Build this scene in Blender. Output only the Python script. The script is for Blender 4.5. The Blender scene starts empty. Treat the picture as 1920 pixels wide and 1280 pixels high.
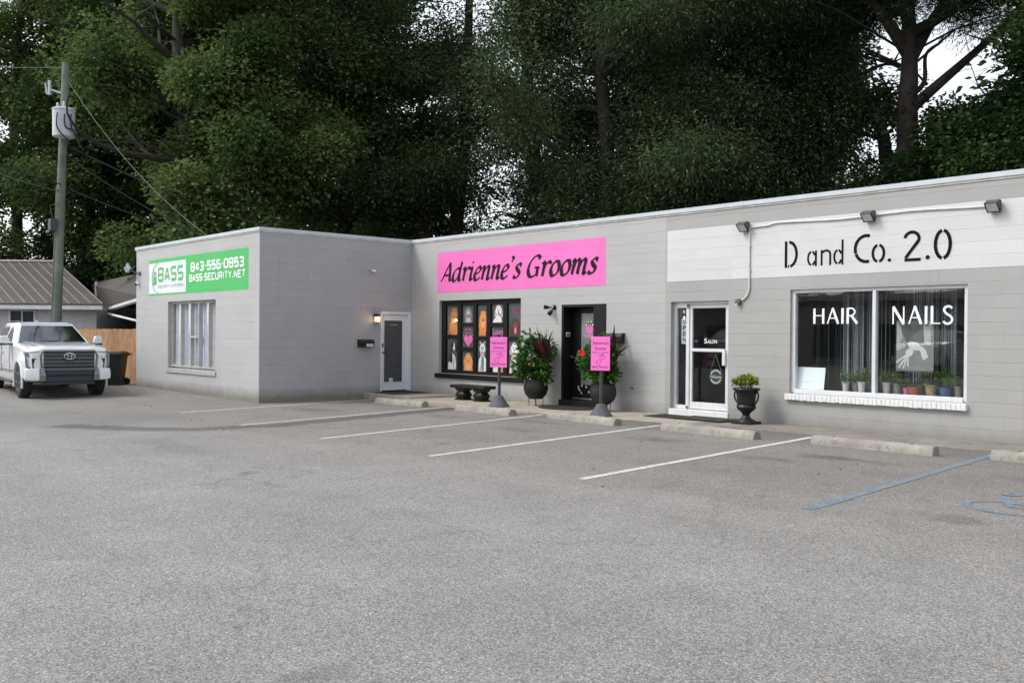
import bpy, bmesh, math, random
import numpy as np
from mathutils import Vector, Matrix, noise as mnoise

scene = bpy.context.scene
COL = scene.collection
R = math.radians
rnd = random.Random(7)

# ------------------------------------------------------------------ camera
cam = bpy.data.objects.new("camera", bpy.data.cameras.new("camera"))
COL.objects.link(cam)
CAMP = Vector((20.5337, -14.8506, 1.5526))
yaw, pit, rol = R(48.0652), R(-0.408), R(0.451)
fw = Vector((-math.sin(yaw) * math.cos(pit), math.cos(yaw) * math.cos(pit), math.sin(pit)))
r0 = Vector((math.cos(yaw), math.sin(yaw), 0)); u0 = r0.cross(fw)
rr = r0 * math.cos(rol) + u0 * math.sin(rol); uu = u0 * math.cos(rol) - r0 * math.sin(rol)
cam.matrix_world = Matrix(((rr.x, uu.x, -fw.x, CAMP.x), (rr.y, uu.y, -fw.y, CAMP.y), (rr.z, uu.z, -fw.z, CAMP.z), (0, 0, 0, 1)))
cam.data.sensor_width = 36; cam.data.lens = 33.27
cam.data.clip_end = 2000; cam.data.clip_start = 0.1
scene.camera = cam

# ------------------------------------------------------------------ sky, sun, exposure
SUNV = Vector((-0.42, -0.62, 0.80)).normalized()
world = bpy.data.worlds.new("World"); scene.world = world; world.use_nodes = True
wn, wl = world.node_tree.nodes, world.node_tree.links
bg = wn["Background"]
sky = wn.new("ShaderNodeTexSky"); sky.sky_type = 'NISHITA'; sky.sun_disc = False
sky.sun_elevation = math.asin(SUNV.z); sky.sun_rotation = math.atan2(SUNV.x, SUNV.y)
sky.air_density = 1.2; sky.dust_density = 2.0; sky.ozone_density = 1.0
hs = wn.new("ShaderNodeHueSaturation"); hs.inputs["Saturation"].default_value = 0.30
wl.new(sky.outputs[0], hs.inputs["Color"]); wl.new(hs.outputs[0], bg.inputs["Color"])
bg.inputs["Strength"].default_value = 0.145
sun = bpy.data.objects.new("sun", bpy.data.lights.new("sun", 'SUN')); COL.objects.link(sun)
sun.data.energy = 0.66; sun.data.angle = R(14); sun.data.color = (1.0, 0.975, 0.94)
sun.rotation_euler = SUNV.to_track_quat('Z', 'Y').to_euler()
scene.view_settings.view_transform = 'Standard'; scene.view_settings.look = 'None'
scene.view_settings.exposure = 1.1; scene.view_settings.gamma = 1

# ------------------------------------------------------------------ helpers
def tag(o, label=None, cat=None, group=None, kind=None):
    if label: o["label"] = label
    if cat: o["category"] = cat
    if group: o["group"] = group
    if kind: o["kind"] = kind
    return o

def empty(name, loc=(0, 0, 0), rz=0.0):
    o = bpy.data.objects.new(name, None); COL.objects.link(o)
    o.location = loc; o.rotation_euler = (0, 0, rz); o.empty_display_size = 0.2
    return o

def copy_tree(o, parent=None):
    c = o.copy(); COL.objects.link(c); c.parent = parent
    for ch in list(o.children): copy_tree(ch, c)
    return c

class MB:
    """collects shapes; build() links them as one mesh object"""
    def __init__(s): s.v = []; s.f = []; s.m = []; s.cur = 0
    def add(s, vs, fs, mi=None):
        b = len(s.v); s.v += [tuple(p) for p in vs]
        s.f += [tuple(b + i for i in f) for f in fs]; s.m += [s.cur if mi is None else mi] * len(fs)
        return s
    def box(s, x0, x1, y0, y1, z0, z1, mi=None):
        vs = [(x, y, z) for z in (z0, z1) for y in (y0, y1) for x in (x0, x1)]
        return s.add(vs, [(0, 2, 3, 1), (4, 5, 7, 6), (0, 1, 5, 4), (2, 6, 7, 3), (0, 4, 6, 2), (1, 3, 7, 5)], mi)
    def obox(s, c, ax, ay, az, mi=None):
        c, ax, ay, az = Vector(c), Vector(ax), Vector(ay), Vector(az)
        vs = [c + ax * i + ay * j + az * k for k in (-1, 1) for j in (-1, 1) for i in (-1, 1)]
        return s.add(vs, [(0, 2, 3, 1), (4, 5, 7, 6), (0, 1, 5, 4), (2, 6, 7, 3), (0, 4, 6, 2), (1, 3, 7, 5)], mi)
    def tube(s, pts, rad, n=8, mi=None, closed=False, cap=True):
        pts = [Vector(p) for p in pts]; k = len(pts)
        rad = list(rad) if isinstance(rad, (list, tuple)) else [rad] * k
        vs = []; up = None
        for i, p in enumerate(pts):
            if closed: t = pts[(i + 1) % k] - pts[i - 1]
            else: t = pts[min(i + 1, k - 1)] - pts[max(i - 1, 0)]
            if t.length < 1e-9: t = Vector((0, 0, 1))
            t.normalize()
            if up is None:
                up = t.cross(Vector((0, 0, 1)))
                if up.length < 1e-3: up = t.cross(Vector((1, 0, 0)))
            up = up - t * up.dot(t)
            if up.length < 1e-6: up = t.orthogonal()
            up.normalize()
            w = t.cross(up)
            for j in range(n):
                a = 2 * math.pi * j / n
                vs.append(p + (up * math.cos(a) + w * math.sin(a)) * rad[i])
        fs = []
        for i in range(k if closed else k - 1):
            for j in range(n):
                a = i * n + j; b = i * n + (j + 1) % n; i2 = (i + 1) % k
                fs.append((a, b, i2 * n + (j + 1) % n, i2 * n + j))
        if cap and not closed:
            fs.append(tuple(range(n - 1, -1, -1))); fs.append(tuple((k - 1) * n + j for j in range(n)))
        return s.add(vs, fs, mi)
    def lathe(s, prof, c=(0, 0, 0), n=28, mi=None, axis='z', flute=None):
        c = Vector(c); vs = []
        for (r, z) in prof:
            for j in range(n):
                a = 2 * math.pi * j / n
                q = r * (1 + (flute(z, a) if flute else 0))
                x, y = q * math.cos(a), q * math.sin(a)
                vs.append(c + (Vector((x, y, z)) if axis == 'z' else Vector((z, x, y)) if axis == 'x' else Vector((y, z, x))))
        fs = []
        for i in range(len(prof) - 1):
            for j in range(n):
                fs.append((i * n + j, i * n + (j + 1) % n, (i + 1) * n + (j + 1) % n, (i + 1) * n + j))
        fs.append(tuple(range(n - 1, -1, -1))); fs.append(tuple((len(prof) - 1) * n + j for j in range(n)))
        return s.add(vs, fs, mi)
    def prism(s, poly, fa, fb, mi=None):
        """poly: 2D points; fa/fb map (a,b)->3D for both caps"""
        n = len(poly)
        vs = [fa(*p) for p in poly] + [fb(*p) for p in poly]
        fs = [tuple(range(n - 1, -1, -1)), tuple(range(n, 2 * n))] + [(i, (i + 1) % n, n + (i + 1) % n, n + i) for i in range(n)]
        return s.add(vs, fs, mi)
    def loft(s, secs, mi=None, cap=True, closed=True):
        n = len(secs[0]); vs = [p for sec in secs for p in sec]; fs = []
        for i in range(len(secs) - 1):
            for j in range(n if closed else n - 1):
                fs.append((i * n + j, i * n + (j + 1) % n, (i + 1) * n + (j + 1) % n, (i + 1) * n + j))
        if cap:
            fs.append(tuple(range(n - 1, -1, -1))); fs.append(tuple((len(secs) - 1) * n + j for j in range(n)))
        return s.add(vs, fs, mi)
    def build(s, name, mats, parent=None, smooth=False, bevel=0, loc=None, recalc=True, bseg=2):
        me = bpy.data.meshes.new(name); me.from_pydata(s.v, [], s.f); me.update()
        if not isinstance(mats, (list, tuple)): mats = [mats]
        for m in mats: me.materials.append(m)
        if len(mats) > 1: me.polygons.foreach_set("material_index", s.m)
        if recalc:
            bm = bmesh.new(); bm.from_mesh(me); bmesh.ops.recalc_face_normals(bm, faces=bm.faces); bm.to_mesh(me); bm.free()
        o = bpy.data.objects.new(name, me); COL.objects.link(o)
        if loc: o.location = loc
        if parent: o.parent = parent
        if smooth:
            me.polygons.foreach_set("use_smooth", [True] * len(me.polygons))
            try: me.set_sharp_from_angle(angle=R(38))
            except Exception: pass
        if bevel:
            b = o.modifiers.new("bevel", 'BEVEL'); b.width = bevel; b.segments = bseg; b.limit_method = 'ANGLE'; b.angle_limit = R(40)
        return o

# ------------------------------------------------------------------ materials
MATS = {}
class NT:
    def __init__(s, m): s.t = m.node_tree; s.n = s.t.nodes; s.l = s.t.links
    def new(s, typ, **kw):
        nd = s.n.new(typ)
        for k, v in kw.items(): setattr(nd, k, v)
        return nd
    def link(s, a, b): s.l.new(a, b)
    def math(s, op, a, b=None, c=None, clamp=False):
        nd = s.new("ShaderNodeMath", operation=op); nd.use_clamp = clamp
        for i, x in enumerate((a, b, c)):
            if x is None: continue
            if isinstance(x, (int, float)): nd.inputs[i].default_value = x
            else: s.link(x, nd.inputs[i])
        return nd.outputs[0]
    def mix(s, fac, a, b, mode='MIX'):
        nd = s.new("ShaderNodeMix", data_type='RGBA', blend_type=mode)
        for sock, x in ((nd.inputs["Factor"], fac), (nd.inputs[6], a), (nd.inputs[7], b)):
            if isinstance(x, (int, float)): sock.default_value = x
            elif isinstance(x, (tuple, list)): sock.default_value = (*x[:3], 1)
            else: s.link(x, sock)
        return nd.outputs[2]
    def noise(s, vec, scale, detail=3, rough=.55):
        nd = s.new("ShaderNodeTexNoise"); nd.inputs["Scale"].default_value = scale
        nd.inputs["Detail"].default_value = detail; nd.inputs["Roughness"].default_value = rough
        if vec is not None: s.link(vec, nd.inputs["Vector"])
        return nd.outputs["Fac"]
    def ramp(s, fac, a, b):
        nd = s.new("ShaderNodeMapRange"); nd.inputs["From Min"].default_value = a; nd.inputs["From Max"].default_value = b
        s.link(fac, nd.inputs["Value"]); return nd.outputs[0]
    def bump(s, h, strength, dist, prev=None):
        nd = s.new("ShaderNodeBump"); nd.inputs["Strength"].default_value = strength; nd.inputs["Distance"].default_value = dist
        s.link(h, nd.inputs["Height"])
        if prev is not None: s.link(prev, nd.inputs["Normal"])
        return nd.outputs[0]

def base_mat(name):
    m = bpy.data.materials.new(name); m.use_nodes = True
    nt = NT(m); b = nt.n["Principled BSDF"]
    return m, nt, b

def pm(name, col, rough=.5, metal=0.0, var=.10, scale=5.0, bump=0.0, bscale=90, dirt=0.0, dirtcol=(.05, .045, .035), spec=.5, coat=0.0, emit=None, es=0.0):
    if name in MATS: return MATS[name]
    m, nt, b = base_mat(name)
    tc = nt.new("ShaderNodeTexCoord"); ov = tc.outputs["Object"]
    n1 = nt.noise(ov, scale, 4)
    dark = tuple(c * (1 - var) for c in col); lite = tuple(min(1, c * (1 + var)) for c in col)
    c = nt.mix(nt.ramp(n1, .3, .7), dark, lite)
    if dirt:
        n2 = nt.noise(ov, scale * 1.7 + 1.3, 6, .65)
        c = nt.mix(nt.math('MULTIPLY', nt.ramp(n2, .48, .75), dirt, clamp=True), c, dirtcol)
    nt.link(c, b.inputs["Base Color"])
    b.inputs["Metallic"].default_value = metal
    rn = nt.noise(ov, scale * 3, 3)
    nt.link(nt.math('ADD', nt.math('MULTIPLY', rn, .16), rough - .08, clamp=True), b.inputs["Roughness"])
    b.inputs["Specular IOR Level"].default_value = spec
    if coat: b.inputs["Coat Weight"].default_value = coat; b.inputs["Coat Roughness"].default_value = .05
    if bump: nt.link(nt.bump(nt.noise(ov, bscale, 3), bump, .004), b.inputs["Normal"])
    if emit: b.inputs["Emission Color"].default_value = (*emit, 1); b.inputs["Emission Strength"].default_value = es
    MATS[name] = m
    return m

JOINT0, COURSE = 0.172, 0.2032
def wall_mat(name, col, axis='x', stain=.5, col2=None, split=None, rough=.55, joints=1.0):
    """painted concrete block: grooves of the courses, faint upright joints, block texture"""
    if name in MATS: return MATS[name]
    m, nt, b = base_mat(name)
    ov = nt.new("ShaderNodeNewGeometry").outputs["Position"]
    sp = nt.new("ShaderNodeSeparateXYZ"); nt.link(ov, sp.inputs[0])
    u = sp.outputs["X" if axis == 'x' else "Y"]; z = sp.outputs["Z"]
    wob = nt.math('MULTIPLY', nt.math('SUBTRACT', nt.noise(ov, 1.1, 3), .5), .014)
    zz = nt.math('SUBTRACT', nt.math('ADD', z, wob), JOINT0 - 10 * COURSE)
    cu = nt.math('DIVIDE', zz, COURSE)
    fr = nt.math('FRACT', cu)
    d = nt.math('MINIMUM', fr, nt.math('SUBTRACT', 1.0, fr))           # 0 at a bed joint
    hj = nt.ramp(d, .008, .03)                                        # 0 in joint -> 1
    row = nt.math('FLOOR', cu)
    par = nt.math('MODULO', row, 2.0)
    uu_ = nt.math('ADD', nt.math('DIVIDE', nt.math('ADD', u, 100.0), 2 * COURSE), nt.math('MULTIPLY', par, .5))
    fu = nt.math('FRACT', uu_); du = nt.math('MINIMUM', fu, nt.math('SUBTRACT', 1.0, fu))
    vj = nt.ramp(du, .004, .02)
    # joints are filled unevenly with paint
    fill = nt.ramp(nt.noise(ov, 2.3, 3), .35, .65)
    hj2 = nt.math('MAXIMUM', hj, nt.math('MULTIPLY', fill, .55))
    vj2 = nt.math('MAXIMUM', vj, nt.math('ADD', nt.math('MULTIPLY', fill, .14), .86))
    hgt = nt.math('MULTIPLY', hj2, vj2)
    # per-block tone
    wnz = nt.new("ShaderNodeTexWhiteNoise", noise_dimensions='2D')
    cv = nt.new("ShaderNodeCombineXYZ"); nt.link(nt.math('FLOOR', uu_), cv.inputs[0]); nt.link(row, cv.inputs[1]); nt.link(cv.outputs[0], wnz.inputs["Vector"])
    tone = nt.math('ADD', nt.math('MULTIPLY', wnz.outputs["Value"], .045), .978)
    c = col
    if split is not None:
        c = nt.mix(nt.ramp(u, split - .004, split + .004), col, col2)
    cc = nt.mix(1.0, c, nt.new("ShaderNodeCombineColor").outputs[0], 'MIX') if False else c
    big = nt.math('ADD', nt.math('MULTIPLY', nt.noise(ov, .55, 4), .16), .92)
    wn2 = nt.new("ShaderNodeTexWhiteNoise", noise_dimensions='2D'); cv2 = nt.new("ShaderNodeCombineXYZ")
    nt.link(nt.math('FLOOR', nt.math('DIVIDE', nt.math('ADD', u, nt.math('MULTIPLY', nt.noise(ov, .7, 2), .5)), 1.73)), cv2.inputs[0]); nt.link(nt.math('FLOOR', nt.math('DIVIDE', zz, COURSE * 4)), cv2.inputs[1]); nt.link(cv2.outputs[0], wn2.inputs["Vector"])
    tone = nt.math('MULTIPLY', tone, nt.math('ADD', nt.math('MULTIPLY', wn2.outputs["Value"], .045), .978))   # touched-up patches of paint
    k = nt.math('MULTIPLY', tone, big)
    k = nt.math('MULTIPLY', k, nt.math('ADD', nt.math('MULTIPLY', hgt, .055 * joints), 1 - .055 * joints))
    g = nt.new("ShaderNodeCombineXYZ")
    for i in range(3): nt.link(k, g.inputs[i])
    c = nt.mix(1.0, c, g.outputs[0], 'MULTIPLY')
    if stain:
        # algae and splash dirt of the lowest course, rust weeping here and there
        low = nt.ramp(nt.math('ADD', z, nt.math('MULTIPLY', nt.noise(ov, 3.5, 5, .7), -.28)), .10, -.16)
        c = nt.mix(nt.math('MULTIPLY', low, stain, clamp=True), c, (.13, .125, .085))
        st = nt.new("ShaderNodeMapping"); st.inputs["Scale"].default_value = (3.0, 3.0, .25); nt.link(ov, st.inputs[0])
        strk = nt.ramp(nt.noise(st.outputs[0], 2.2, 5, .6), .60, .80)
        c = nt.mix(nt.math('MULTIPLY', strk, .26), c, (.17, .16, .14))
    nt.link(c, b.inputs["Base Color"])
    b.inputs["Roughness"].default_value = rough; b.inputs["Specular IOR Level"].default_value = .35
    n1 = nt.bump(nt.noise(ov, 70, 4, .6), .35, .003)
    nt.link(nt.bump(hgt, .6 * joints, .009, n1), b.inputs["Normal"])
    MATS[name] = m
    return m

def glass_mat(name, tint=(1, 1, 1), refl=1.0, dark=0.0):
    if name in MATS: return MATS[name]
    m = bpy.data.materials.new(name); m.use_nodes = True; nt = NT(m); nt.n.remove(nt.n["Principled BSDF"])
    out = nt.n["Material Output"]
    tr = nt.new("ShaderNodeBsdfTransparent"); tr.inputs[0].default_value = (*tint, 1)
    gl = nt.new("ShaderNodeBsdfGlossy"); gl.inputs["Roughness"].default_value = .02
    fr = nt.new("ShaderNodeFresnel"); geo = nt.new("ShaderNodeNewGeometry"); nt.link(nt.math("SUBTRACT", 1.5, nt.math("MULTIPLY", geo.outputs["Backfacing"], 1.5 - 1 / 1.5)), fr.inputs["IOR"])
    tc = nt.new("ShaderNodeTexCoord")
    nt.link(nt.bump(nt.noise(tc.outputs["Object"], 1.3, 2), .05, .02), gl.inputs["Normal"])
    mx = nt.new("ShaderNodeMixShader"); nt.link(nt.math('MULTIPLY', fr.outputs[0], 2.4 * refl, clamp=True), mx.inputs[0])
    nt.link(tr.outputs[0], mx.inputs[1]); nt.link(gl.outputs[0], mx.inputs[2]); nt.link(mx.outputs[0], out.inputs[0])
    MATS[name] = m
    return m

def leaf_mat(name, cols, trans=.35, rough=.55):
    """leaf colours picked per leaf by the 'tint' attribute"""
    if name in MATS: return MATS[name]
    m, nt, b = base_mat(name)
    at = nt.new("ShaderNodeAttribute", attribute_name="tint")
    cr = nt.new("ShaderNodeValToRGB"); cr.color_ramp.interpolation = 'LINEAR'
    while len(cr.color_ramp.elements) < len(cols): cr.color_ramp.elements.new(.5)
    for i, c in enumerate(cols):
        e = cr.color_ramp.elements[i]; e.position = i / max(1, len(cols) - 1); e.color = (*c, 1)
    nt.link(at.outputs["Fac"], cr.inputs[0])
    nt.link(cr.outputs[0], b.inputs["Base Color"]); b.inputs["Roughness"].default_value = rough + .12
    b.inputs["Specular IOR Level"].default_value = .15
    t = nt.new("ShaderNodeBsdfTranslucent"); nt.link(cr.outputs[0], t.inputs[0])
    mx = nt.new("ShaderNodeMixShader"); mx.inputs[0].default_value = trans
    nt.link(b.outputs[0], mx.inputs[1]); nt.link(t.outputs[0], mx.inputs[2]); nt.link(mx.outputs[0], nt.n["Material Output"].inputs[0])
    MATS[name] = m
    return m

def leaves_object(name, P, size, aspect, mat, seed, parent=None, droop=0.0, D=None, tintbase=None):
    """one mesh of folded leaf blades at points P (N,3)"""
    g = np.random.default_rng(seed); N = len(P)
    d = g.normal(size=(N, 3)) if D is None else D + g.normal(size=(N, 3)) * .45
    d[:, 2] = d[:, 2] * .6 - droop
    d /= np.linalg.norm(d, axis=1, keepdims=True) + 1e-9
    n = g.normal(size=(N, 3)); n[:, 2] = np.abs(n[:, 2]) + .7
    w = np.cross(d, n); w /= np.linalg.norm(w, axis=1, keepdims=True) + 1e-9
    n = np.cross(w, d)
    L = size * g.uniform(.65, 1.25, (N, 1)); W = L * aspect * .5
    v = np.empty((N, 4, 3)); v[:, 0] = P; v[:, 2] = P + d * L
    mid = P + d * L * .45 + n * L * .06
    v[:, 1] = mid + w * W; v[:, 3] = mid - w * W
    me = bpy.data.meshes.new(name)
    me.vertices.add(N * 4); me.vertices.foreach_set("co", v.reshape(-1).astype(np.float32))
    me.loops.add(N * 4); me.loops.foreach_set("vertex_index", np.arange(N * 4, dtype=np.int32))
    me.polygons.add(N); me.polygons.foreach_set("loop_start", np.arange(0, N * 4, 4, dtype=np.int32))
    try: me.polygons.foreach_set("loop_total", np.full(N, 4, dtype=np.int32))
    except Exception: pass
    a = me.attributes.new("tint", 'FLOAT', 'FACE')
    tb = .5 if tintbase is None else tintbase
    a.data.foreach_set("value", np.clip(g.normal(tb, .2, N), 0, 1).astype(np.float32))
    me.materials.append(mat); me.update(calc_edges=True); me.validate()
    o = bpy.data.objects.new(name, me); COL.objects.link(o)
    if parent: o.parent = parent
    return o

# ---- lettering
def font_mesh(body, W, H, bold=0.0, shear=0.0, space=1.0):
    """built-in font, scaled to fit a W x H box whose lower-left is (0,0): returns 2D verts and faces"""
    cu = bpy.data.curves.new("lettering", 'FONT'); cu.body = body; cu.offset = bold; cu.shear = shear; cu.space_character = space
    cu.resolution_u = 3; cu.align_x = 'CENTER'
    o = bpy.data.objects.new("lettering", cu); COL.objects.link(o)
    dg = bpy.context.evaluated_depsgraph_get(); dg.update()
    me = bpy.data.meshes.new_from_object(o.evaluated_get(dg))
    vs = [v.co.copy() for v in me.vertices]; fs = [tuple(p.vertices) for p in me.polygons]
    bpy.data.objects.remove(o); bpy.data.curves.remove(cu); bpy.data.meshes.remove(me)
    x0 = min(v.x for v in vs); x1 = max(v.x for v in vs); y0 = min(v.y for v in vs); y1 = max(v.y for v in vs)
    return [((v.x - x0) / (x1 - x0) * W, (v.y - y0) / (y1 - y0) * H) for v in vs], fs

def smooth2(pts, n=7, closed=False):
    if len(pts) < 3: return [Vector(p) for p in pts]
    P = [Vector(p) for p in pts]; k = len(P); out = []
    for i in range(k if closed else k - 1):
        a = P[i - 1] if (closed or i > 0) else P[i] * 2 - P[i + 1]
        b, c = P[i], P[(i + 1) % k]
        e = P[(i + 2) % k] if (closed or i + 2 < k) else c * 2 - b
        for j in range(n):
            t = j / n
            out.append(.5 * ((2 * b) + (-a + c) * t + (2 * a - 5 * b + 4 * c - e) * t * t + (-a + 3 * b - 3 * c + e) * t ** 3))
    if not closed: out.append(P[-1])
    return out

def ribbon(pts, width, closed=False):
    """2D ribbon; width is a number or a function of the direction angle"""
    P = [Vector((p[0], p[1])) for p in pts]; k = len(P); vs = []; fs = []
    for i in range(k):
        if closed: a, b = P[i - 1], P[(i + 1) % k]
        else: a, b = P[max(0, i - 1)], P[min(k - 1, i + 1)]
        t = b - a
        if t.length < 1e-9: t = Vector((1, 0))
        t.normalize(); n = Vector((-t.y, t.x))
        w = width(math.atan2(t.y, t.x)) if callable(width) else width
        s = 1.0
        if not callable(width) and (closed or 0 < i < k - 1):
            t1 = (P[i] - P[i - 1]).normalized(); s = 1 / max(.5, abs(n.dot(Vector((-t1.y, t1.x)))))
        vs += [P[i] + n * w * .5 * s, P[i] - n * w * .5 * s]
    for i in range(k if closed else k - 1):
        j = (i + 1) % k; fs.append((2 * i, 2 * j, 2 * j + 1, 2 * i + 1))
    return [(v.x, v.y) for v in vs], fs

def nib(ang, wide, thin):
    return lambda th: max(thin, wide * abs(math.sin(th - ang)))

class Flat:
    """flat artwork: layered 2D shapes, each layer a hair in front of the last"""
    def __init__(s): s.items = []
    def put(s, vs, fs, mi=0, step=True): s.items.append((vs, fs, mi)); return s
    def rect(s, x0, x1, y0, y1, mi=0): return s.put([(x0, y0), (x1, y0), (x1, y1), (x0, y1)], [(0, 1, 2, 3)], mi)
    def poly(s, pts, mi=0): return s.put(list(pts), [tuple(range(len(pts)))], mi)
    def ell(s, cx, cy, rx, ry, mi=0, rot=0.0, fuzz=0.0, n=26, seed=0):
        g = random.Random(seed + int(cx * 977) + int(cy * 331)); pts = []
        for i in range(n):
            a = 2 * math.pi * i / n; q = 1 + (g.uniform(-fuzz, fuzz))
            x, y = rx * q * math.cos(a), ry * q * math.sin(a)
            pts.append((cx + x * math.cos(rot) - y * math.sin(rot), cy + x * math.sin(rot) + y * math.cos(rot)))
        return s.poly(pts, mi)
    def build(s, name, mats, place, parent=None, dz=.0004, thick=0.0):
        """place(a,b,h)->3D"""
        mb = MB()
        for i, (vs, fs, mi) in enumerate(s.items): mb.add([place(x, y, dz * i) for x, y in vs], fs, mi)
        o = mb.build(name, mats, parent, recalc=False)
        return o

def facing_front(x0, z0, y):      # artwork on a wall that faces -Y
    return lambda a, b, h: (x0 + a, y - h, z0 + b)

SQ = {  # square chamfered letters on a .7 x 1 box
 '0': [[(.1, 0), (0, .1), (0, .9), (.1, 1), (.6, 1), (.7, .9), (.7, .1), (.6, 0), (.1, 0)]],
 '3': [[(0, 1), (.6, 1), (.7, .9), (.7, .6), (.6, .5), (.2, .5)], [(.6, .5), (.7, .4), (.7, .1), (.6, 0), (0, 0)]],
 '4': [[(.52, 0), (.52, 1)], [(.45, .98), (.02, .34)], [(0, .28), (.74, .28)]],
 '5': [[(.68, 1), (0, 1), (0, .56), (.6, .56), (.7, .46), (.7, .1), (.6, 0), (0, 0)]],
 '6': [[(.65, 1), (.1, 1), (0, .9), (0, .1), (.1, 0), (.6, 0), (.7, .1), (.7, .45), (.6, .55), (0, .55)]],
 '8': [[(.1, 0), (0, .1), (0, .42), (.08, .5), (0, .58), (0, .9), (.1, 1), (.6, 1), (.7, .9), (.7, .58), (.62, .5), (.7, .42), (.7, .1), (.6, 0), (.1, 0)], [(.05, .5), (.65, .5)]],
 'B': [[(0, 0), (0, 1), (.6, 1), (.7, .9), (.7, .6), (.6, .52), (0, .52)], [(.6, .52), (.7, .44), (.7, .1), (.6, 0), (0, 0)]],
 'A': [[(0, 0), (.35, 1)], [(.35, 1), (.7, 0)], [(.12, .28), (.58, .28)]],
 'S': [[(.7, 1), (.1, 1), (0, .9), (0, .6), (.1, .5), (.6, .5), (.7, .4), (.7, .1), (.6, 0), (0, 0)]],
 'E': [[(.68, 1), (0, 1), (0, 0), (.68, 0)], [(0, .5), (.55, .5)]],
 'C': [[(.7, 1), (.1, 1), (0, .9), (0, .1), (.1, 0), (.7, 0)]],
 'U': [[(0, 1), (0, .1), (.1, 0), (.6, 0), (.7, .1), (.7, 1)]],
 'R': [[(0, 0), (0, 1), (.6, 1), (.7, .9), (.7, .55), (.6, .45), (0, .45)], [(.35, .45), (.7, 0)]],
 'I': [[(.1, 0), (.1, 1)]], 'T': [[(0, 1), (.7, 1)], [(.35, 1), (.35, 0)]],
 'Y': [[(0, 1), (.35, .5), (.35, 0)], [(.35, .5), (.7, 1)]],
 'N': [[(0, 0), (0, 1)], [(0, 1), (.7, 0)], [(.7, 0), (.7, 1)]], 'M': [[(0, 0), (0, 1)], [(0, 1), (.35, .4)], [(.35, .4), (.7, 1)], [(.7, 1), (.7, 0)]],
 '-': [[(.02, .52), (.2, .52)]], '.': [[(.0, .08), (.17, .08)]], ' ': []}
SQW = {'I': .2, '-': .2, '.': .17, ' ': .5}
def sq_text(fl, body, x0, y0, W, H, sw, mi):
    adv = [SQW.get(c, .7) for c in body]; tot = sum(adv) + .3 * (len(body) - 1); k = W / tot; x = 0
    for c, a in zip(body, adv):
        for st in SQ[c]:
            pts = [(x0 + (x + px) * k, y0 + py * H) for px, py in st]
            vs, fs = ribbon(pts, sw, closed=False); fl.put(vs, fs, mi)
        x += a + .3

# ------------------------------------------------------------------ ground
def gz(x, y):
    return -0.012 - 0.095 * math.exp(-((x - 1) / 5) ** 2) - 0.125 * math.exp(-(((x + 5.5) / 4.2) ** 2 + ((y + 8.5) / 3.6) ** 2))

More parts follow.
